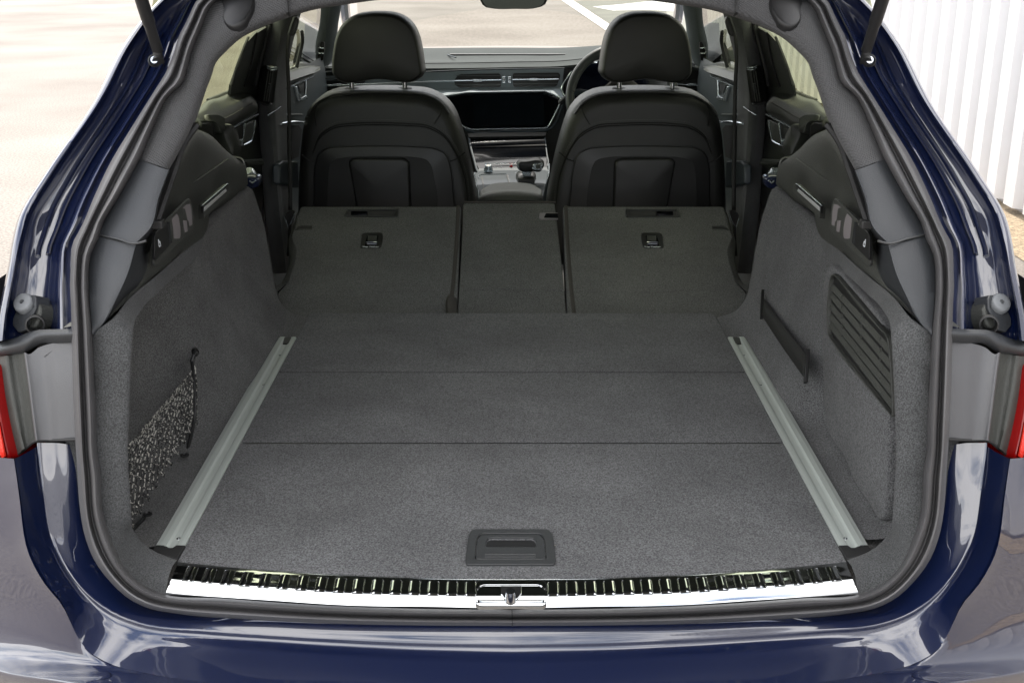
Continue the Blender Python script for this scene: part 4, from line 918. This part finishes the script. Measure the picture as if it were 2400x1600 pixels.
# selector lever
gs = empty('gear_selector', uz(pt('B', 1290, 1200), .03), car)
M().puff(PY('h 1240,830,2.60 1262,795,2.60 1560,790,2.60 1588,810,2.60 1555,905,2.50 1285,905,2.50'), .012, rings=3, inset=.3, back=.01).build('selector_gaiter', LEATHER, gs, sharp=60)
M().slab(PY('h 1338,742,2.52 1520,738,2.52 1495,822,2.52 1475,835,2.52 1385,835,2.52 1362,820,2.52'), .006, .02).build('selector_neck', SILV, gs, bevel=.003)
M().puff(cr(PY('h 1265,600,2.52 1290,568,2.52 1400,556,2.52 1690,556,2.52 1725,590,2.52 1728,650,2.52 1700,700,2.52 1680,735,2.52 1540,742,2.52 1330,738,2.52 1275,700,2.52'), 40, True), .020, rings=5, inset=.16, back=.02, dome=.004).build('selector_grip', LEATHER, gs, sharp=80)
M().slab(rnd(PY('h 1512,702,2.50 1545,608,2.50 1700,600,2.50 1706,640,2.50 1690,725,2.50 1560,728,2.50'), .006), .006, .01).build('selector_cap', SILV, gs, bevel=.002)
M().slab(rnd(PY('h 1585,628,2.488 1668,622,2.488 1664,700,2.488 1590,704,2.488'), .004), .004, .002).build('selector_button', ARMR, gs, bevel=.001)
M().tube(PY('h 1275,605,2.50 1283,650,2.495 1300,700,2.50'), .003, 6).build('selector_end', SILV, gs)
# start knob
kc = uy(pt('h', 768, 735), 2.70); M().lathe(kc, V((0, -.35, 1)), [(.016, 0), (.0155, .008), (.0125, .012), (.0115, .020), (.010, .0225), (.0088, .022), (.008, .018), (0, .018)], 20).build('volume_knob', SILV, cons, sharp=40)
M().cyl(kc + V((0, -.007, .019)), V((0, -.35, 1)), .008, .0008, 16).build('knob_face', VOID, cons)
# armrest
ar = empty('armrest', uy((1200, 450), 2.35), car)
P0 = PY('B 935,1375,2.22 945,1330,2.26 975,1300,2.38 1030,1284,2.44 1160,1278,2.46 1290,1284,2.44 1345,1300,2.38 1368,1330,2.26 1372,1375,2.22')
P1 = PY('B 930,1368,2.17 955,1356,2.16 1000,1350,2.15 1080,1347,2.15 1160,1347,2.15 1240,1347,2.15 1310,1350,2.15 1355,1358,2.16 1374,1370,2.17')
q = M(); q.loft([[p + V((0, .0, -.02)) for p in P0], P0, [a_.lerp(b_, .5) + V((0, 0, .004)) for a_, b_ in zip(P0, P1)], P1, [p + V((0, -.006, -.008)) for p in P1]], 30, 20); q.build('armrest_lid', ARMR, ar, sharp=80)
M().slab(PY('B 940,1480,2.16 936,1378,2.16 960,1362,2.16 1160,1355,2.16 1345,1362,2.16 1368,1378,2.16 1366,1480,2.16'), .004, .05, V((0, -1, 0))).build('armrest_box', ARMR, ar, bevel=.006)
M().tube([p + V((0, -.008, -.007)) for p in P1], .0018, 5, n=24).build('armrest_gap', SEAM, ar)

# ---- steering wheel and instruments
sw = empty('steering_wheel', uy((1457, 240), 2.75), car)
cw = uy((1459, 232), 2.75); ax = V((0, -math.cos(R(24)), math.sin(R(24)))); u_ = V((1, 0, 0)); v_ = ax.cross(u_).normalized()
ring = [cw + u_ * (.183 * math.cos(a_)) + v_ * (.183 * math.sin(a_)) for a_ in [2 * math.pi * k / 64 for k in range(64)]]
M().tube(ring, .0165, 12, closed=True).build('wheel_rim', RIM, sw, sharp=80) if 'RIM' in globals() else M().tube(ring, .0165, 12, closed=True).build('wheel_rim', mat('wheel_leather', (.06, .066, .07), .42, bump=.2, bscale=700), sw, sharp=80)
M().lathe(cw - ax * .03, ax, [(.0, .05), (.05, .045), (.075, .03), (.08, .0), (.07, -.03), (0, -.04)], 24).build('wheel_hub', PLASD, sw)
for an in (8, 172, 270):
    d_ = u_ * math.cos(R(an)) + v_ * math.sin(R(an)); M().tube([cw + d_ * .06, cw + d_ * .175], [(.016, .008)] * 2, 8).build('wheel_spoke', CONS, sw)
M().tube([cw + V((-.17, .0, .03)), cw + V((-.215, .05, -.02))], (.006, .010), 8).build('indicator_stalk', PLASD, sw)
ins = M().slab(PY('B 1560,690,3.05 1590,520,3.05 1650,450,3.07 1760,410,3.08 2200,410,3.08 2230,690,3.05'), .002, .02, V((0, -1, .1)).normalized()).build('instrument_display', mat('instrument_glass', (.003, .005, .014), .08), car)
M().tube(PY('B 1740,428,3.06 1640,438,3.05 1575,480,3.04 1545,520,3.04 1500,620,3.03 1515,650,3.03 1555,668,3.03'), .0032, 6, n=30).build('instrument_surround', SILV, car)
M().loft([PY('B 1760,352,3.0 1680,395,3.0 1560,480,3.02'), PY('B 1780,400,3.05 1690,430,3.06 1590,500,3.06')], 12, 4).build('instrument_hood', PLASD, dash)

# ---- interior mirror
mi = empty('rear_view_mirror', uy((1204, 0), 2.6), car)
P = PY('S 1121,-28,2.6 1125,0,2.6 1129,9,2.6 1136,16.5,2.6 1148,19.6,2.6 1206,21.5,2.6 1262,18,2.6 1277,12,2.6 1283,0,2.6 1286,-28,2.6 1275,-36,2.6 1135,-36,2.6')
M().puff(cr(P, 40, True), .012, nrm=V((0, -1, 0)), rings=3, inset=.05, back=.03).build('mirror_case', PLASD, mi, sharp=60)
c_ = sum(P, V((0, 0, 0))) / len(P)
M().slab([c_ + (p - c_) * .93 + V((0, -.0125, 0)) for p in cr(P, 40, True)], .001, .001, V((0, -1, 0))).build('mirror_glass', mat('mirror_silvering', (.05, .06, .055), .03, metal=1), mi)
M().tube([c_ + V((0, .03, .0)), c_ + V((0, .09, .08))], .01, 8).build('mirror_stem', PLASD, mi)

# ---- doors, pillars, belts (left traced, right mirrored)
GN = V((.42, 0, -.122)).normalized()
def PW(spec, off=0.0): return [upl(p[:2], V((-.722, 0, FZ + .38)) + GN * off, GN) for p in px(spec)]
def cabin(mir):
    rd = empty('rear_door', V((.7 if mir else -.7, 1.4, FZ)), car)
    # door inner wall
    q = M(); q.grid([[V((x_, y_, FZ + z_)) for y_ in (.98, 1.3, 1.6, 1.92)] for x_, z_ in ((-.715, .40), (-.72, .32), (-.70, .2), (-.72, .05), (-.73, -.35))]); q.build('door_panel', DOORM, rd, mir)
    P0 = PX('A 1330,790 1400,690 1480,655 1600,612 1680,628 1740,672 1758,730', -.722)
    P1 = PX('A 1345,800 1430,790 1500,800 1560,780 1640,730 1700,700 1755,745', -.665)
    P2 = PX('A 1400,850 1490,850 1570,872 1640,832 1700,800 1740,780 1757,770', -.668)
    q = M(); q.loft([P0, [a_.lerp(b_, .6) + V((0, 0, .012)) for a_, b_ in zip(P0, P1)], P1, P2, [p + V((-.03, 0, -.01)) for p in P2]], 30, 16); q.build('door_shoulder_pad', LEATH2, rd, mir, sharp=80)
    M().tube(PX('c 285,335 500,235 700,115 870,15', -.664), .0015, 5, n=12).build('pad_seam', SEAM, rd, mir)
    M().tube(PX('c 462,492 620,405 800,310 970,222', -.672), (.0035, .0025), 6, n=12).build('door_chrome_strip', SILV, rd, mir)
    M().slab(rnd(PX('c 735,400 905,318 930,345 915,520 880,660 840,730 712,790 700,700', -.676), .012), .003, .006, V((1, 0, 0))).build('speaker_panel', DOORM, rd, mir, bevel=.002)
    M().tube(PX('c 730,385 722,500 690,690 668,790', -.672), .0026, 6, n=10).build('handle_edge', SILV, rd, mir)
    M().tube(PX('c 920,340 912,460 885,600 865,690 820,730 712,786', -.672), .0022, 6, n=14).build('speaker_edge', SILV, rd, mir)
    M().slab(PX('c 490,505 720,385 690,690 585,700', -.680), .002, .004, V((1, 0, 0))).build('handle_recess', VOID, rd, mir)
    M().tube(PX('c 484,520 530,600 580,700 690,690', -.672), .0028, 6).build('door_pull', SILV, rd, mir)
    M().tube(PX('c 575,845 620,820 668,792', -.672), .0026, 6).build('door_pull_lower', SILV, rd, mir)
    M().tube(PX('c 725,1075 870,1065 1045,1055', -.668), .003, 6, n=6).build('armrest_edge', SILVD, rd, mir)
    M().slab(PX('c 725,1080 1045,1062 1060,1150 740,1160', -.672), .006, .02, V((1, 0, 0))).build('door_armrest', DOORM, rd, mir, bevel=.004)
    # window frame and pane
    M().slab(PW('a 1240,770 1400,600 1720,380 1760,640 1700,2150 1300,2200 860,2200 945,1568', .008), .002, .004, GN).build('window_frame', DOORM, rd, mir)
    M().slab(PW('a 1440,600 1600,500 1430,1330 1340,1600 1200,1600 1330,1200', .014), .001, .003, GN).build('frame_groove', VOID, rd, mir)
    M().tube(PW('a 1660,470 1580,760 1470,1200 1400,1580', .018), .005, 6, n=12).build('frame_seal', RUBD, rd, mir)
    M().tube(PW('a 1270,690 1230,780 1150,980 1050,1250 955,1580', .012), .0035, 6, n=12).build('window_channel', RUBD, rd, mir)
    M().tube(PX('A 1415,682 1500,648 1600,608', -.715), .004, 6).build('window_seal', RUBD, rd, mir)
    q = M(); q.grid([[V((-.722, .75, FZ + .38)), V((-.722, 1.98, FZ + .38))], [V((-.60, .75, FZ + .80)), V((-.60, 1.98, FZ + .80))]]); q.build('window_pane', GLASST, rd, mir)
    # b-pillar
    bp = empty('middle_pillar', V((.68 if mir else -.68, 1.9, FZ)), car)
    L_ = PY('S 650,-60,1.95 632,62,1.93 606,213,1.9 608,300,1.88 613,379,1.87 620,480,1.86 640,640,1.86'); C_ = PY('S 680,-60,1.90 662,62,1.88 636,213,1.84 640,300,1.82 646,379,1.80 652,480,1.80 668,640,1.80'); R_ = PY('S 725,-60,1.95 690,40,1.93 656,205,1.92 657,290,1.9 658,379,1.9 666,480,1.9 690,640,1.9')
    q = M(); q.loft([[p + V((0, .1, 0)) for p in L_], L_, C_, R_, [p + V((0, .1, 0)) for p in R_]], 36, 22); q.build('pillar_cover', SUEDE, bp, mir, sharp=80)
    # air vent in the pillar
    O_ = rnd(PY('b 168,565,1.84 395,610,1.82 300,1290,1.82 60,1240,1.85', ), .008)
    M().slab(O_, .010, .004).build('pillar_vent', VOID, bp, mir, bevel=.001)
    nv = normal(O_)
    for f in (.28, .5, .72):
        a_, b_ = PY('b %d,680,1.81 %d,1240,1.81' % (175 + 195 * f, 85 + 200 * f)); M().tube([a_, b_], .0016, 6).build('vent_fin', PLAS, bp, mir)
    M().tube(PY('b 60,1245,1.81 130,1290,1.805 240,1302,1.80 285,1280,1.80', ), .0022, 6, n=10).build('vent_rim', BEZEL, bp, mir)
    for yy in (590, 628): M().tube(PY('b 205,%d,1.80 300,%d,1.795 385,%d,1.80' % (yy, yy + 32, yy + 20)), .0020, 6, n=8).build('vent_chrome', SILV, bp, mir)
    M().tube(PY('b 250,910,1.80 262,960,1.80 235,1080,1.80'), .0045, 6).build('vent_slider', BEZEL, bp, mir)
    M().tube(PY('b 218,1492,1.80 330,1420,1.84 445,1335,1.895'), .0018, 6, n=8).build('pillar_seam', SILV, bp, mir)
    # seat belt
    sb = empty('seat_belt', PY('A 1945,300,1.86')[0], car)
    bl = PY('A 1990,130,1.88 1950,290,1.86 1953,600,1.84 1958,1000,1.82 1963,1430,1.80'); br = PY('A 1998,130,1.88 1972,290,1.86 1978,600,1.84 1986,1000,1.82 1990,1430,1.80')
    M().loft([bl, br], 30).build('belt_webbing', BELT, sb, mir, solid=.0015)
    bl = PY('A 1963,1500,1.80 1962,1568,1.80 S 672,600,1.80'); br = PY('A 1982,1500,1.80 1980,1568,1.80 S 680,600,1.80'); M().loft([bl, br], 10).build('belt_lower_run', BELT, sb, mir, solid=.0015)
    P = PY('A 1936,1478,1.79 1950,1445,1.79 2000,1428,1.79 2010,1450,1.79 1990,1510,1.79 1960,1545,1.79')
    M().slab(rnd(P, .006), .004, .006, V((0, -1, 0))).build('belt_tongue', PLASD, sb, mir, bevel=.001)
    M().tube(PY('A 1936,1480,1.785 1960,1545,1.785 1990,1505,1.785 2008,1452,1.785'), .0022, 6).build('tongue_edge', SILV, sb, mir)
    P = PY('a 2125,320,1.86 2160,295,1.86 2195,330,1.86 2200,400,1.86 2170,520,1.86 2130,640,1.86 2090,662,1.86 2040,650,1.86 2060,560,1.86')
    M().slab(rnd(P, .006), .012, .01, V((0, -1, 0))).build('belt_guide', PLASD, sb, mir, bevel=.003)
    M().tube(PY('a 2010,640,1.84 2060,480,1.84 2120,320,1.84'), .004, 6).build('guide_loop', BEZEL, sb, mir)
    # front door
    fd = empty('front_door', V((.7 if mir else -.7, 2.5, FZ)), car)
    q = M(); q.grid([[V((x_, y_, FZ + z_)) for y_ in (1.98, 2.3, 2.7, 3.15)] for x_, z_ in ((-.715, .37), (-.70, .2), (-.72, .05), (-.73, -.35))]); q.build('door_panel', DOORG, fd, mir)
    P0 = PX('b 430,750 600,668 780,610 950,580 1080,568 1200,595', -.718); P1 = PX('b 440,830 600,785 780,720 950,665 1100,640 1170,620', -.68); P2 = PX('b 450,960 600,905 780,845 950,785 1050,745 1110,690', -.675)
    q = M(); q.loft([P0, P1, P2, [p + V((-.03, 0, -.01)) for p in P2]], 26, 14); q.build('door_shoulder_pad', ARMR2, fd, mir, sharp=80)
    M().tube(PX('b 455,1060 600,980 780,900 950,825 1050,775', -.68), (.0045, .003), 6, n=12).build('door_chrome_strip', SILV, fd, mir)
    M().slab(PX('b 455,1075 700,950 960,835 1000,950 935,1215 870,1300 860,1470 560,1450 455,1420', -.685), .001, .004, V((1, 0, 0))).build('door_insert', DOORG, fd, mir)
    M().slab(PX('b 765,940 900,880 888,1080 820,1078', -.682), .002, .002, V((1, 0, 0))).build('handle_recess', VOID, fd, mir)
    M().slab(PX('b 695,960 722,962 770,1090 800,1170 890,1130 925,1165 925,1190 770,1240', -.68), .006, .004, V((1, 0, 0))).build('door_handle', SILV, fd, mir, bevel=.002)
    M().tube(PX('b 920,850 912,980 905,1120', -.677), .003, 6).build('handle_edge', SILV, fd, mir)
    M().tube(PX('b 440,1400 470,1450 600,1470 850,1480', -.675), .003, 6, n=10).build('pocket_edge', SILVD, fd, mir)
    M().slab(PX('c 1370,370 1600,335 1790,350 1790,390 1600,380 1370,420', -.65), .01, .02, V((1, 0, 0))).build('armrest_trim', SILV, fd, mir, bevel=.004)
    M().slab(PX('c 1370,440 1700,420 1760,500 1700,1000 1400,1120 1370,1130', -.67), .004, .02, V((1, 0, 0))).build('door_pocket_back', VOID, fd, mir)
    M().slab(PX('c 1370,1140 1450,1075 1700,1085 1720,1568 1370,1500', -.63), .002, .02, V((1, 0, 0))).build('seat_side_trim', DOORG2, fd, mir, bevel=.006)
    q = M(); q.grid([[V((-.722, 1.98, FZ + .36)), V((-.722, 3.3, FZ + .33))], [V((-.60, 1.98, FZ + .80)), V((-.60, 3.0, FZ + .80))]]); q.build('window_pane', GLASSF, fd, mir)
    M().tube(PX('b 470,700 620,655 700,625', -.716), .004, 6).build('window_seal', RUBD, fd, mir)
    # a-pillar
    ap = empty('front_pillar', V((.68 if mir else -.68, 3.2, FZ + .5)), car)
    L_ = PY('S 760,-60,3.0 745,20,3.05 741,80,3.1 738,135,3.15 736,154,3.15'); R_ = PY('S 812,-60,3.0 795,10,3.05 786,60,3.1 777,130,3.15 764,155,3.15')
    M().loft([[p + V((0, .05, 0)) for p in L_], L_, [a_.lerp(b_, .5) + V((0, -.02, 0)) for a_, b_ in zip(L_, R_)], R_, [p + V((0, .08, 0)) for p in R_]], 20, 12).build('pillar_cover', GREYP, ap, mir, sharp=80)
    M().slab(rnd(PY('b 1140,150,3.07 1265,140,3.07 1260,300,3.07 1235,495,3.09 1135,480,3.09 1122,300,3.08'), .008), .004, .006, V((0, -1, 0))).build('pillar_vent', VOID, ap, mir, bevel=.001)
    for yy in (260, 358): M().tube(PY('b 1155,%d,3.055 1245,%d,3.055' % (yy, yy)), .0018, 5).build('vent_fin', SILV, ap, mir)
    M().slab(PY('b 905,-200,2.9 1100,-200,2.9 1072,400,3.05 1070,590,3.08 850,600,3.0 880,300,2.95'), .006, .02, V((0, -1, 0))).build('door_frame_front', VOID, ap, mir)
    M().tube(PW('b 845,-40 845,200 790,430 745,620', .012), .006, 6, n=10).build('quarter_light_bar', RUBD, fd, mir)
    # door mirror
    dm = empty('door_mirror', V((.85 if mir else -.85, 3.05, FZ + .42)), car)
    P = PX('b 700,500 740,330 790,200 828,158 845,200 838,300 790,450 755,600 680,610', -.80)
    M().slab(cr(P, 30, True), .02, .06, V((0, -1, 0))).build('mirror_shell', PLASD, dm, mir, sharp=70)
    # seat bolster and cover holder beside the folded seat
    P = PY('c 232,462,1.22 300,400,1.22 360,392,1.22 420,430,1.24 480,530,1.26 530,680,1.26 582,880,1.26 500,990,1.24 400,990,1.22 330,850,1.22')
    M().puff(cr(P, 40, True), .020, rings=4, inset=.12, back=.06).build('side_bolster', LEATH2, car, mir, sharp=70)
    P = PY('c -90,235,1.16 180,240,1.18 285,310,1.20 290,370,1.20 300,560,1.20 190,600,1.18 150,420,1.17 80,360,1.16 -90,365,1.14')
    M().puff(rnd(P, .012), .014, rings=3, inset=.06, back=.06).build('cover_holder', DOORM, car, mir, sharp=60)
    P = PY('c -90,360,1.14 90,360,1.145 160,400,1.155 182,650,1.17 100,600,1.16 -90,480,1.14')
    M().slab(P, .003, .03).build('cover_holder_end', PLASD, car, mir, bevel=.004)
    # seat-belt outer reel guide in chrome and black
    rg = empty('rear_belt_outlet', PY('c 900,1350,1.3')[0], car)
    M().loft([PY('c 760,1205,1.40 860,1200,1.40 920,1260,1.40 970,1340,1.40'), PY('c 750,1350,1.30 850,1335,1.30 930,1340,1.30 985,1345,1.30')], 12, 6).build('outlet_cap', SILV, rg, mir)
    P = PY('c 720,1335,1.295 960,1335,1.295 1030,1375,1.295 1025,1480,1.295 970,1560,1.295 800,1600,1.295 700,1560,1.295')
    M().slab(rnd(P, .01), .006, .02, V((0, -1, 0))).build('outlet_body', PAINT, rg, mir, bevel=.004)
    M().tube(PY('c 820,1440,1.28 875,1480,1.28 935,1435,1.28'), .0025, 6).build('outlet_spring', SILV, rg, mir)
    # roof rail trim and headliner edge, sills: structure that closes the cabin
    q = M(); q.grid([[V((x_, y_, FZ + z_)) for y_ in (.62, 1.4, 2.2, 3.0)] for x_, z_ in ((-.50, .80), (-.60, .79), (-.64, .76))]); q.build('headliner_edge', GREYP, car, mir)
LEATH2 = mat('door_leather', (.022, .024, .021), .5, bump=.3, bscale=600); ARMR2 = mat('front_door_leather', (.06, .065, .062), .5, bump=.2, bscale=500)
SILVD = mat('dark_satin_strip', (.16, .17, .165), .35, metal=.6); GREYP = mat('grey_pillar_cloth', (.10, .115, .12), .9, fine=.1); DOORG2 = mat('seat_side_grey', (.045, .055, .065), .45)
both(cabin)

# ---- shell that closes the car: windscreen, roof, sides, tailgate, wheels
ws = M(); ws.loft([[V((-.70, 4.15, FZ + .30)), V((0, 4.30, FZ + .30)), V((.70, 4.15, FZ + .30))], [V((-.56, 2.95, FZ + .80)), V((0, 3.10, FZ + .82)), V((.56, 2.95, FZ + .80))]], 16, 8)
ws.build('windscreen', GLASS, car)
rf = M(); rf.loft([[V((-.57, .60, FZ + .83)), V((0, .56, FZ + .87)), V((.57, .60, FZ + .83))], [V((-.60, 1.6, FZ + .86)), V((0, 1.6, FZ + .90)), V((.60, 1.6, FZ + .86))], [V((-.58, 2.9, FZ + .82)), V((0, 3.05, FZ + .86)), V((.58, 2.9, FZ + .82))]], 16, 16); rf.build('roof', PAINT, car, solid=.01)
hl = M(); hl.loft([[V((-.56, .66, FZ + .79)), V((0, .62, FZ + .82)), V((.56, .66, FZ + .79))], [V((-.56, 2.9, FZ + .79)), V((0, 3.0, FZ + .82)), V((.56, 2.9, FZ + .79))]], 16, 8); hl.build('headliner', GREYP, car)
def shell(mir):
    cs = [(-.722, .375), (-.80, .35), (-.865, .26), (-.88, .1), (-.89, -.1), (-.88, -.40)]
    q = M(); q.loft([[V((x_ + .06, .45, FZ + z_)), V((x_, 1.1, FZ + z_)), V((x_ - .01, 2.2, FZ + z_)), V((x_, 3.4, FZ + z_)), V((x_ + .05, 5.0, FZ + z_ - .05))] for x_, z_ in cs], 30, 24); q.build('body_side', PAINT, car, mir, sharp=80)
    M().tube([V((-.60, .70, FZ + .82)), V((-.625, 1.6, FZ + .83)), V((-.60, 2.8, FZ + .81)), V((-.72, 3.9, FZ + .42)), V((-.74, 4.2, FZ + .34))], .022, 8, n=24).build('roof_side_rail', PAINT, car, mir)
    for y_ in (.45, 3.4):
        wh = M(); c_ = V((-.80, y_ + .2, .35)); wh.lathe(c_, V((-1, 0, 0)), [(0, .1), (.22, .1), (.24, .12), (.33, .11), (.345, .06), (.345, -.08), (.30, -.10), (0, -.10)], 32); wh.build('wheel', RUBD, car, mir)
    q = M(); q.grid([[V((-.725, y_, FZ + z_)) for y_ in (.12, .6, .96)] for z_ in (.34, .1, -.3)]); q.build('inner_wing', VOID, car, mir)
    q = M(); q.grid([[V((x_, .96, FZ + z_)) for x_ in (-.74, -.58)] for z_ in (.28, -.3)])
both(shell)
bn = M(); bn.loft([[V((-.72, 4.18, FZ + .26)), V((0, 4.34, FZ + .27)), V((.72, 4.18, FZ + .26))], [V((-.74, 4.7, FZ + .20)), V((0, 4.8, FZ + .22)), V((.74, 4.7, FZ + .20))], [V((-.66, 5.3, FZ + .0)), V((0, 5.45, FZ + .04)), V((.66, 5.3, FZ + .0))]], 20, 14); bn.build('bonnet', PAINT, car)
tgt_ = empty('tailgate', V((0, .5, FZ + .9)), car)
tg = [[V((-w_, y_ + .25 * 0, FZ + z_)), V((-w_ * .5, y_ - .03, FZ + z_ + .03)), V((0, y_ - .04, FZ + z_ + .04)), V((w_ * .5, y_ - .03, FZ + z_ + .03)), V((w_, y_, FZ + z_))] for w_, y_, z_ in ((.54, .74, .915), (.57, .25, 1.12), (.60, -.02, 1.26), (.60, -.28, 1.37), (.56, -.42, 1.38))]
q = M(); q.loft(tg, 24, 16); q.build('tailgate_skin', PAINT, tgt_, solid=.03)
q = M(); q.loft([[p + V((0, 0, -.05)) for p in [a_.lerp(r_[2], .12) for a_ in r_]] for r_ in tg], 24, 12); q.build('tailgate_lining', PLAS, tgt_)

# ================================================================== luggage net in the left pocket
nx = -.5425
nroot_loc = ux((444, 1005), nx)
net = empty('luggage_net', nroot_loc, label='speckled cord luggage net stretched on a black rod across the left side pocket', category='luggage net')
A0, A1 = ux((451, 866), nx), ux((452, 1000), nx)           # front edge, top and bottom
yb_ = .0; A0b = V((nx, yb_, 0)); tdir = (ux((300, 1043), nx) - A0); A0b = A0 + tdir * ((yb_ - A0.y) / tdir.y); A1b = V((nx, yb_, FZ + .006))
A1.z = FZ + .012
def NP(u, v):          # u along the net from its front edge to the rear, v from top band to foot
    a_ = A0.lerp(A0b, u); b_ = A1.lerp(A1b, u); vv = v
    p = a_.lerp(b_, vv); p.x += -.010 * math.sin(math.pi * min(1, max(0, u))) * math.sin(math.pi * vv) + random.uniform(-.0006, .0006); return p
NS_, NV = 34, 12
nm_ = M()
jit = {}
for i in range(-1, NS_ + 1):
    pts_ = []
    for j in range(NV + 1):
        m_i = i if (i + j) % 2 == 0 else i - 1          # knots are shared by neighbouring strands
        if (m_i, j) not in jit: jit[m_i, j] = (random.uniform(-.002, .002), random.uniform(-.006, .006))
        a_, b_ = jit[m_i, j]; u = (i + (.42 if (i + j) % 2 == 0 else -.42)) / NS_ + a_; v = .13 + .87 * j / NV + b_
        pts_.append(NP(min(1.0, max(0.0, u)), min(1.0, v)))
    nm_.tube(pts_, .0012, 6, cap=False)
o = nm_.build('net_mesh', CORD, net, sharp=80, weld=False); o['kind'] = 'stuff'
for k in range(6):
    P = [NP(u / 16, (.018 + .020 * k) * min(1, .25 + u / 4)) for u in range(17)]
    M().tube(P, .0011, 5).build('top_cord', CORD, net)
rodt = ux(pt('n', 580, 170), nx + .003)
M().tube([ux(pt('n', 600, 85), nx - .012), ux(pt('n', 615, 98), nx + .004), ux(pt('n', 590, 120), nx + .006), ux(pt('n', 576, 140), nx + .004), rodt, V((nx + .003, A1.y + .002, A1.z + .01)), V((nx + .003, A1.y - .02, FZ + .007)), V((nx + .002, .0, FZ + .006))], .0030, 8, n=60).build('net_rod', PLASD, net)
M().tube([NP(-.005, t_ / 10 * .16) + V((.003, 0, .004)) for t_ in range(-1, 11)], .0034, 6).build('cord_whipping', CORD, net)
hk = M(); hk.lathe(ux(pt('n', 592, 85), nx - .016), V((1, -.3, .1)), [(.0075, 0), (.0075, .006), (.0045, .008), (.004, .002), (0, .002)], 16); hk.build('hook_eyelet', PLASD, net)
for x_, y_ in ((515, 860), (215, 1300)):
    c_ = ux(pt('n', x_, y_), nx + .012); c_.z = FZ + .002
    M().lathe(c_, V((0, 0, 1)), [(.007, 0), (.007, .002), (.004, .003), (.003, .001), (0, .001)], 16).build('floor_eyelet', PLASD, net)
tl = M()
for k in range(12):
    u = k / 11; p = NP(u, 1.0); p.z = max(p.z, FZ + .004); tl.tube([p + V((.0, .004, .012)), p + V((.007, 0, .002)), p + V((.010, -.006, .010))], .0012, 5)
for k in range(4):
    p = A0.lerp(A1, .25 + k * .22); tl.tube([p + V((.004, .012, .006)), p + V((.007, 0, 0)), p + V((.004, .010, -.012))], .0012, 5)
tl.build('tie_loops', CORD, net)['kind'] = 'stuff'
for nm in ('net_mesh',):
    pass

# lint and crumbs on the load floor
lt = M()
for k in range(70):
    p = V((random.uniform(-.44, .44), random.uniform(.0, 1.05), FZ + .0008)); a_ = random.uniform(0, 6.28); r_ = random.uniform(.0006, .0014)
    lt.v += [p + V((r_ * math.cos(a_ + t_), r_ * math.sin(a_ + t_), random.uniform(0, .0008))) for t_ in (0, 2.1, 4.2)]; lt.f.append((len(lt.v) - 3, len(lt.v) - 2, len(lt.v) - 1))
lt.build('lint_specks', mat('pale_lint', (.35, .33, .28), .9), car, weld=False)['kind'] = 'stuff'
